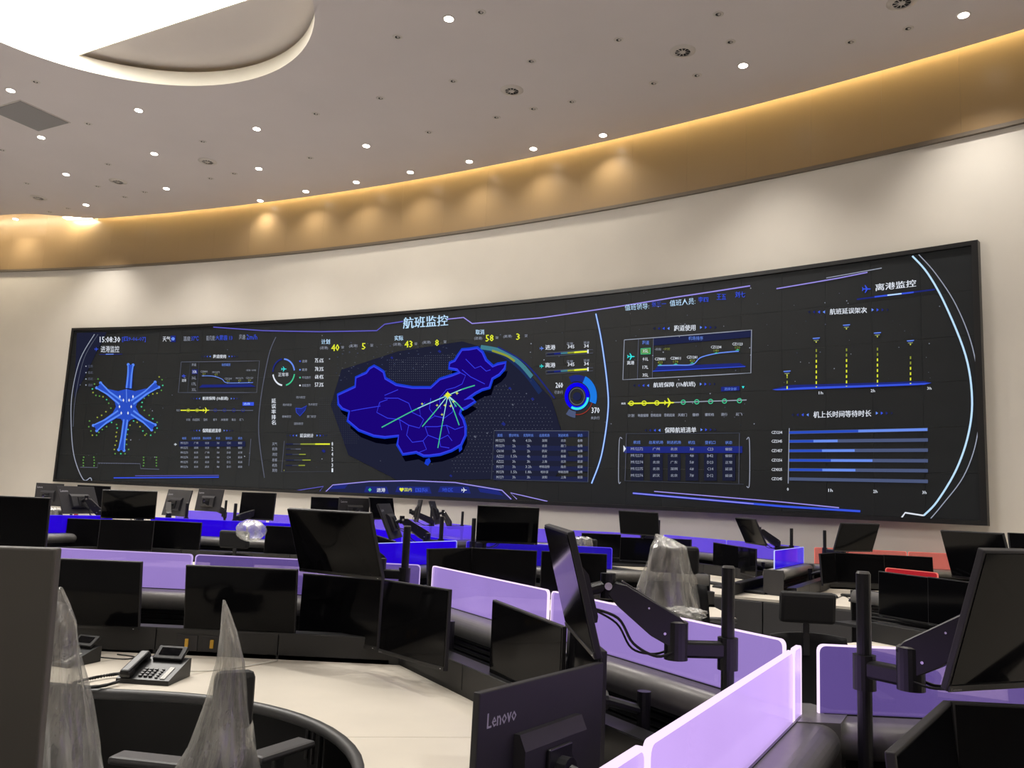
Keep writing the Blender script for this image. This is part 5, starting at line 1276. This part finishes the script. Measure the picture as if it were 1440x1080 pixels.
def cover(label, loc, peak, prof, rot=0, seed=0, peak_off=(0, 0), ell=.8):
    """draped clear bag: prof is a list of (height, half width, x shift)"""
    R_ = random.Random(seed); bm = B(); NS_ = 56; rings = []
    ph = [R_.uniform(0, 6.28) for _ in range(7)]
    prof = [(z, r, s) for z, r, s in prof]
    zz = []
    for (z0, r0, s0), (z1, r1, s1) in zip(prof, prof[1:]):
        for k in range(7): u = k/7; uu = u; zz.append((z0+(z1-z0)*u, r0+(r1-r0)*uu, s0+(s1-s0)*u))
    zz.append(prof[-1])
    for z, r, s in zz:
        rg = []
        for k in range(NS_):
            a = 2*PI*k/NS_; pl = 1 + .10*math.sin(5*a+ph[0]+z*4) + .07*math.sin(9*a+ph[1]-z*7) + .05*math.sin(14*a+ph[2]+z*11) + .03*math.sin(23*a+ph[3])
            f = min(1, (peak-z)/.25+.15); pl = 1+(pl-1)*f
            rg.append(bm.verts.new((s+r*pl*math.cos(a), r*ell*pl*math.sin(a), z+.006*math.sin(6*a+ph[4]+z*20))))
        rings.append(rg)
    for a_, b_ in zip(rings, rings[1:]):
        for k in range(NS_): bm.faces.new((a_[k], a_[(k+1) % NS_], b_[(k+1) % NS_], b_[k]))
    bm.faces.new(rings[0])
    for v in bm.verts: v.co.z -= 0
    o = obj('plastic_cover', bm, 'film', None, smooth=True); o.location = (loc[0], loc[1], 0); o.rotation_euler = (0, 0, math.radians(rot))
    return tag(o, label, 'plastic cover')
def px_profile(rows, y):
    """silhouette rows (left px, right px, py) of a thing standing y metres away -> (centre x, profile)"""
    R = [(at_d(a, c, y), at_d(b, c, y)) for a, b, c in rows]; cx = (R[-1][0].x+R[-1][1].x)/2
    return cx, [((p.z+q.z)/2, (q.x-p.x)/2, (p.x+q.x)/2-cx) for p, q in R]
chair('black office chair under the tall pointed plastic cover at the cream desk', (-.895, 2.83), 25, 1.005, bw=.40, arms=(.20, .695, 55, 55))
cx, pr_ = px_profile([(313, 316, 846), (312, 323, 862), (311, 333, 889), (307, 343, 931), (292, 347, 987), (276, 354, 1042), (258, 359, 1080), (235, 372, 1130), (215, 385, 1200)], 2.60)
cover('tall pointed clear plastic cover over a chair in front of the cream desk', (cx, 2.60), pr_[0][0], pr_, 0, 2, ell=1.15)
chair('black office chair under the plastic cover beside the near grey monitor back', (-1.335, 2.73), -4, 1.20, bw=.55, arms=None)
cx, pr_ = px_profile([(80, 87, 828), (70, 97, 852), (62, 106, 876), (52, 111, 931), (42, 122, 987), (34, 130, 1042), (30, 133, 1080), (20, 142, 1140), (10, 150, 1200)], 2.5)
cover('clear plastic cover over the chair beside the near grey monitor back, far left', (cx, 2.5), pr_[0][0], pr_, 0, 5, ell=.95)
p3 = at_d(1132, 832, 4.6)
chair('black office chair with a rounded headrest, standing beyond the violet corner', (p3.x, p3.y-.22), 176, p3.z)
p4 = at_d(940, 800, 5.2)
chair('dark chair inside the wrinkled plastic cover at the centre right', (p4.x, p4.y-.2), 170, 1.33)
cover('wrinkled clear plastic cover on a chair between the spring arm and the rear desks', (p4.x, p4.y), 1.39, [(1.392, .006, -.08), (1.36, .06, -.03), (1.32, .11, .0), (1.2, .135, .0), (1.05, .165, .0), (.92, .19, .01), (.84, .18, .02)], 0, 9, ell=.8)
bm = B(); R_ = random.Random(4)
bmesh.ops.create_uvsphere(bm, u_segments=28, v_segments=14, radius=1)
for v in bm.verts:
    a = math.atan2(v.co.y, v.co.x); k = 1+.16*math.sin(6*a+v.co.z*5)+.10*math.sin(11*a-v.co.z*9); v.co = Vector((v.co.x*.12*k, v.co.y*.10*k, v.co.z*.032*k))
q = at_d(964, 862, 5.0); o = obj('plastic_bunch', bm, 'film', None, smooth=True); o.location = q; tag(o, 'crumpled clear plastic bunched on an armrest below the wrinkled chair cover', 'plastic bag')
p5 = at_d(328, 750, 8.3)
chair('black chair in front of the blue divider, its headrest left of a round plastic bag', (p5.x, p5.y-.2), 178, 1.145)
bm = B(); bmesh.ops.create_uvsphere(bm, u_segments=28, v_segments=16, radius=1)
for v in bm.verts:
    a = math.atan2(v.co.y, v.co.x); k = 1+.06*math.sin(7*a+v.co.z*5); v.co = Vector((v.co.x*.145*k, v.co.y*.12*k, v.co.z*.10*k))
q = at_d(353, 746, 8.2); o = obj('plastic_bag', bm, 'film', None, smooth=True); o.location = q; tag(o, 'round puffed plastic bag before the blue divider, left of centre', 'plastic bag')
p6 = at_d(820, 756, 8.6)
chair('chair with a small plastic-wrapped headrest behind the blue divider right of centre', (p6.x, p6.y-.2), 180, p6.z-.01)
cover('small tan-looking plastic cover on a headrest right of the tilted purple-reflecting monitor', (p6.x, p6.y), p6.z+.01, [(p6.z+.008, .06, -.01), (p6.z-.01, .09, 0), (p6.z-.06, .098, 0), (p6.z-.12, .10, .0), (p6.z-.3, .12, .04)], 0, 12, ell=.6)
p7 = at_d(77, 712, 10.6)
t7 = chair('far left chair wearing a white cover, in front of a red back panel', (p7.x, p7.y+.1), 5, 1.19)
cover('crumpled whitish cover on the chair at the far left, below a red panel', (p7.x, p7.y-.12), 1.22, [(1.22, .03, .05), (1.2, .10, .03), (1.1, .14, 0), (.95, .16, 0)], 0, 15)
bm = B(); box(bm, (0, 0, 1.30), (.30, .02, .26), bev=.01); box(bm, (0, 0, .58), (.04, .03, 1.18)); box(bm, (0, 0, .01), (.3, .2, .02))  # plain opaque red panel, built in place of red-lit glass
o = obj('red_panel', bm, 'red', None); o.location = (p7.x, p7.y+.55, 0); tag(o, 'small red panel standing in for red-lit glass behind the white-covered chair at the far left', 'board')

# ------------------------------------------------------------------ telephones, keyboards, mice
def telephone(label, loc, rot):
    t = thing('desk_telephone', label, 'telephone', loc, (0, 0, math.radians(rot)))
    bm = B(); profile(bm, [(-.10, 0), (-.10, .022), (.10, .085), (.125, .085), (.125, 0)], -.125, .125); obj('body', bm, 'phone', t)
    sl = Matrix.Translation((0, -.10, .022)) @ Matrix.Rotation(math.atan2(.063, .2), 4, 'X')
    bm = B(); box(bm, (-.085, .10, .028), (.048, .20, .022), sl, bev=.009); box(bm, (-.085, .025, .016), (.055, .055, .03), sl, bev=.01); box(bm, (-.085, .178, .016), (.055, .05, .03), sl, bev=.01); obj('handset', bm, 'phone', t)
    sc = obj('display_hood', box(B(), (0, 0, 0), (.145, .022, .085), Matrix.Translation((.03, .100, .104)) @ Matrix.Rotation(-.95, 4, 'X'), bev=.006), 'phone', t)
    obj('display', box(B(), (0, -.0125, .004), (.10, .002, .045), Matrix.Translation((.03, .100, .104)) @ Matrix.Rotation(-.95, 4, 'X')), 'black', sc)
    for r in range(4):
        for c in range(3): obj('key', box(B(), (-.025+c*.024, .030+r*.020, .004), (.017, .012, .007), sl, bev=.002), 'key', t)
    for r in range(5): obj('key', box(B(), (.055, .022+r*.018, .003), (.012, .009, .005), sl, bev=.001), 'key', t)
    obj('paper_label', box(B(), (.088, .065, .002), (.022, .105, .003), sl), 'paper', t)
    return t
telephone('black desk telephone with a curled handset cord on the cream desk', (-1.435, 3.59, .75), -4).scale = (.88, .88, .88)
bm = B(); pts = []
loop = spline([(-1.53, 3.53, .775), (-1.59, 3.60, .765), (-1.66, 3.50, .762), (-1.67, 3.40, .762), (-1.60, 3.365, .762), (-1.55, 3.40, .762), (-1.52, 3.47, .765)], 14)
hel = []
for i in range(len(loop)*4-4):
    u = i/4; k = int(u); fr_ = u-k
    p = loop[k].lerp(loop[min(k+1, len(loop)-1)], fr_); a = i*1.3; hel.append(p+Vector((math.cos(a)*.0045, math.sin(a)*.0045, math.sin(a+1)*.004)))
o = obj('handset_cord', tube(B(), hel, .0042, 5), 'cable', None, smooth=True); o['label'] = 'coiled black handset cord looped on the desk left of the near telephone'; o['category'] = 'cord'
telephone('second black desk telephone, half hidden by the plastic cover at the left', (-1.93, 3.84, .75), -18).scale = (.80, .80, .80)
o = obj('telephone_cable', tube(B(), spline([(-1.345, 3.69, .770), (-1.27, 3.80, .754), (-1.15, 3.93, .754), (-1.05, 4.08, .757)], 8), .0035, 6), 'cable_w', None, smooth=True); tag(o, 'thin white cable running from the near telephone to the desk riser', 'cable')
o = obj('telephone_cable', tube(B(), spline([(-1.82, 3.92, .765), (-1.72, 3.96, .754), (-1.70, 4.02, .754), (-1.80, 4.06, .754)], 8), .003, 6), 'cable', None, smooth=True); tag(o, 'short black cable curling behind the half hidden telephone', 'cable')
def keyboard(label, loc, rot):
    t = thing('keyboard', label, 'keyboard', loc, (0, 0, math.radians(rot))); obj('body', box(B(), (0, 0, .010), (.43, .14, .018), bev=.004), 'phone', t)
    bm = B()
    for r in range(5):
        for c in range(15): box(bm, (-.195+c*.0275, -.05+r*.025, .022), (.022, .020, .006))
    o = obj('key_block', bm, 'key', t); o['kind'] = 'stuff'
def mouse(label, loc, rot):
    t = thing('computer_mouse', label, 'mouse', loc, (0, 0, math.radians(rot)))
    bm = B(); bmesh.ops.create_uvsphere(bm, u_segments=16, v_segments=8, radius=1)
    for v in bm.verts: v.co = Vector((v.co.x*.032, v.co.y*.055, max(0, v.co.z)*.036))
    obj('shell', bm, 'phone', t, smooth=True); obj('wheel', cyl(B(), (-.004, .026, .030), (.004, .026, .030), .008, seg=10), 'key', t)
def onz(px, py, z=.75): return tuple(at_z(px, py, z))
keyboard('black keyboard on the rear desk left of the thick post', onz(1030, 829), -55); keyboard('black keyboard lying across another, right of the thick post', onz(1050, 833), -38)
keyboard('black keyboard at the desk edge under the leaning raised monitor', onz(1005, 822), -62)
mouse('black mouse on the rear desk left of the grey pillar', onz(1063, 826), 20); mouse('black mouse on the cream desk right of the grey headrest', onz(1172, 840), 30); mouse('second black mouse, left of the thick right post', onz(1198, 846), -20)
keyboard('black keyboard behind the two mice on the rear cream desk', onz(1215, 840), 2)
for k, pts_ in enumerate(([(1062, 832), (1080, 836), (1096, 838), (1110, 842)], [(1176, 842), (1186, 838), (1196, 843)])):
    o = obj('thin_cable', tube(B(), spline([Vector(onz(x, y, .755)) for x, y in pts_], 8), .003, 5), 'cable', None, smooth=True); tag(o, ['thin tangled cable on the rear desk beside the grey pillar', 'thin cable between the two mice on the rear desk'][k], 'cable')
# white charger brick
t = obj('power_brick', box(B(), (0, 0, .02), (.07, .05, .04), bev=.006), 'white', None); t.location = onz(982, 823); tag(t, 'small white power adapter on the rear desk left of the keyboards', 'adapter')
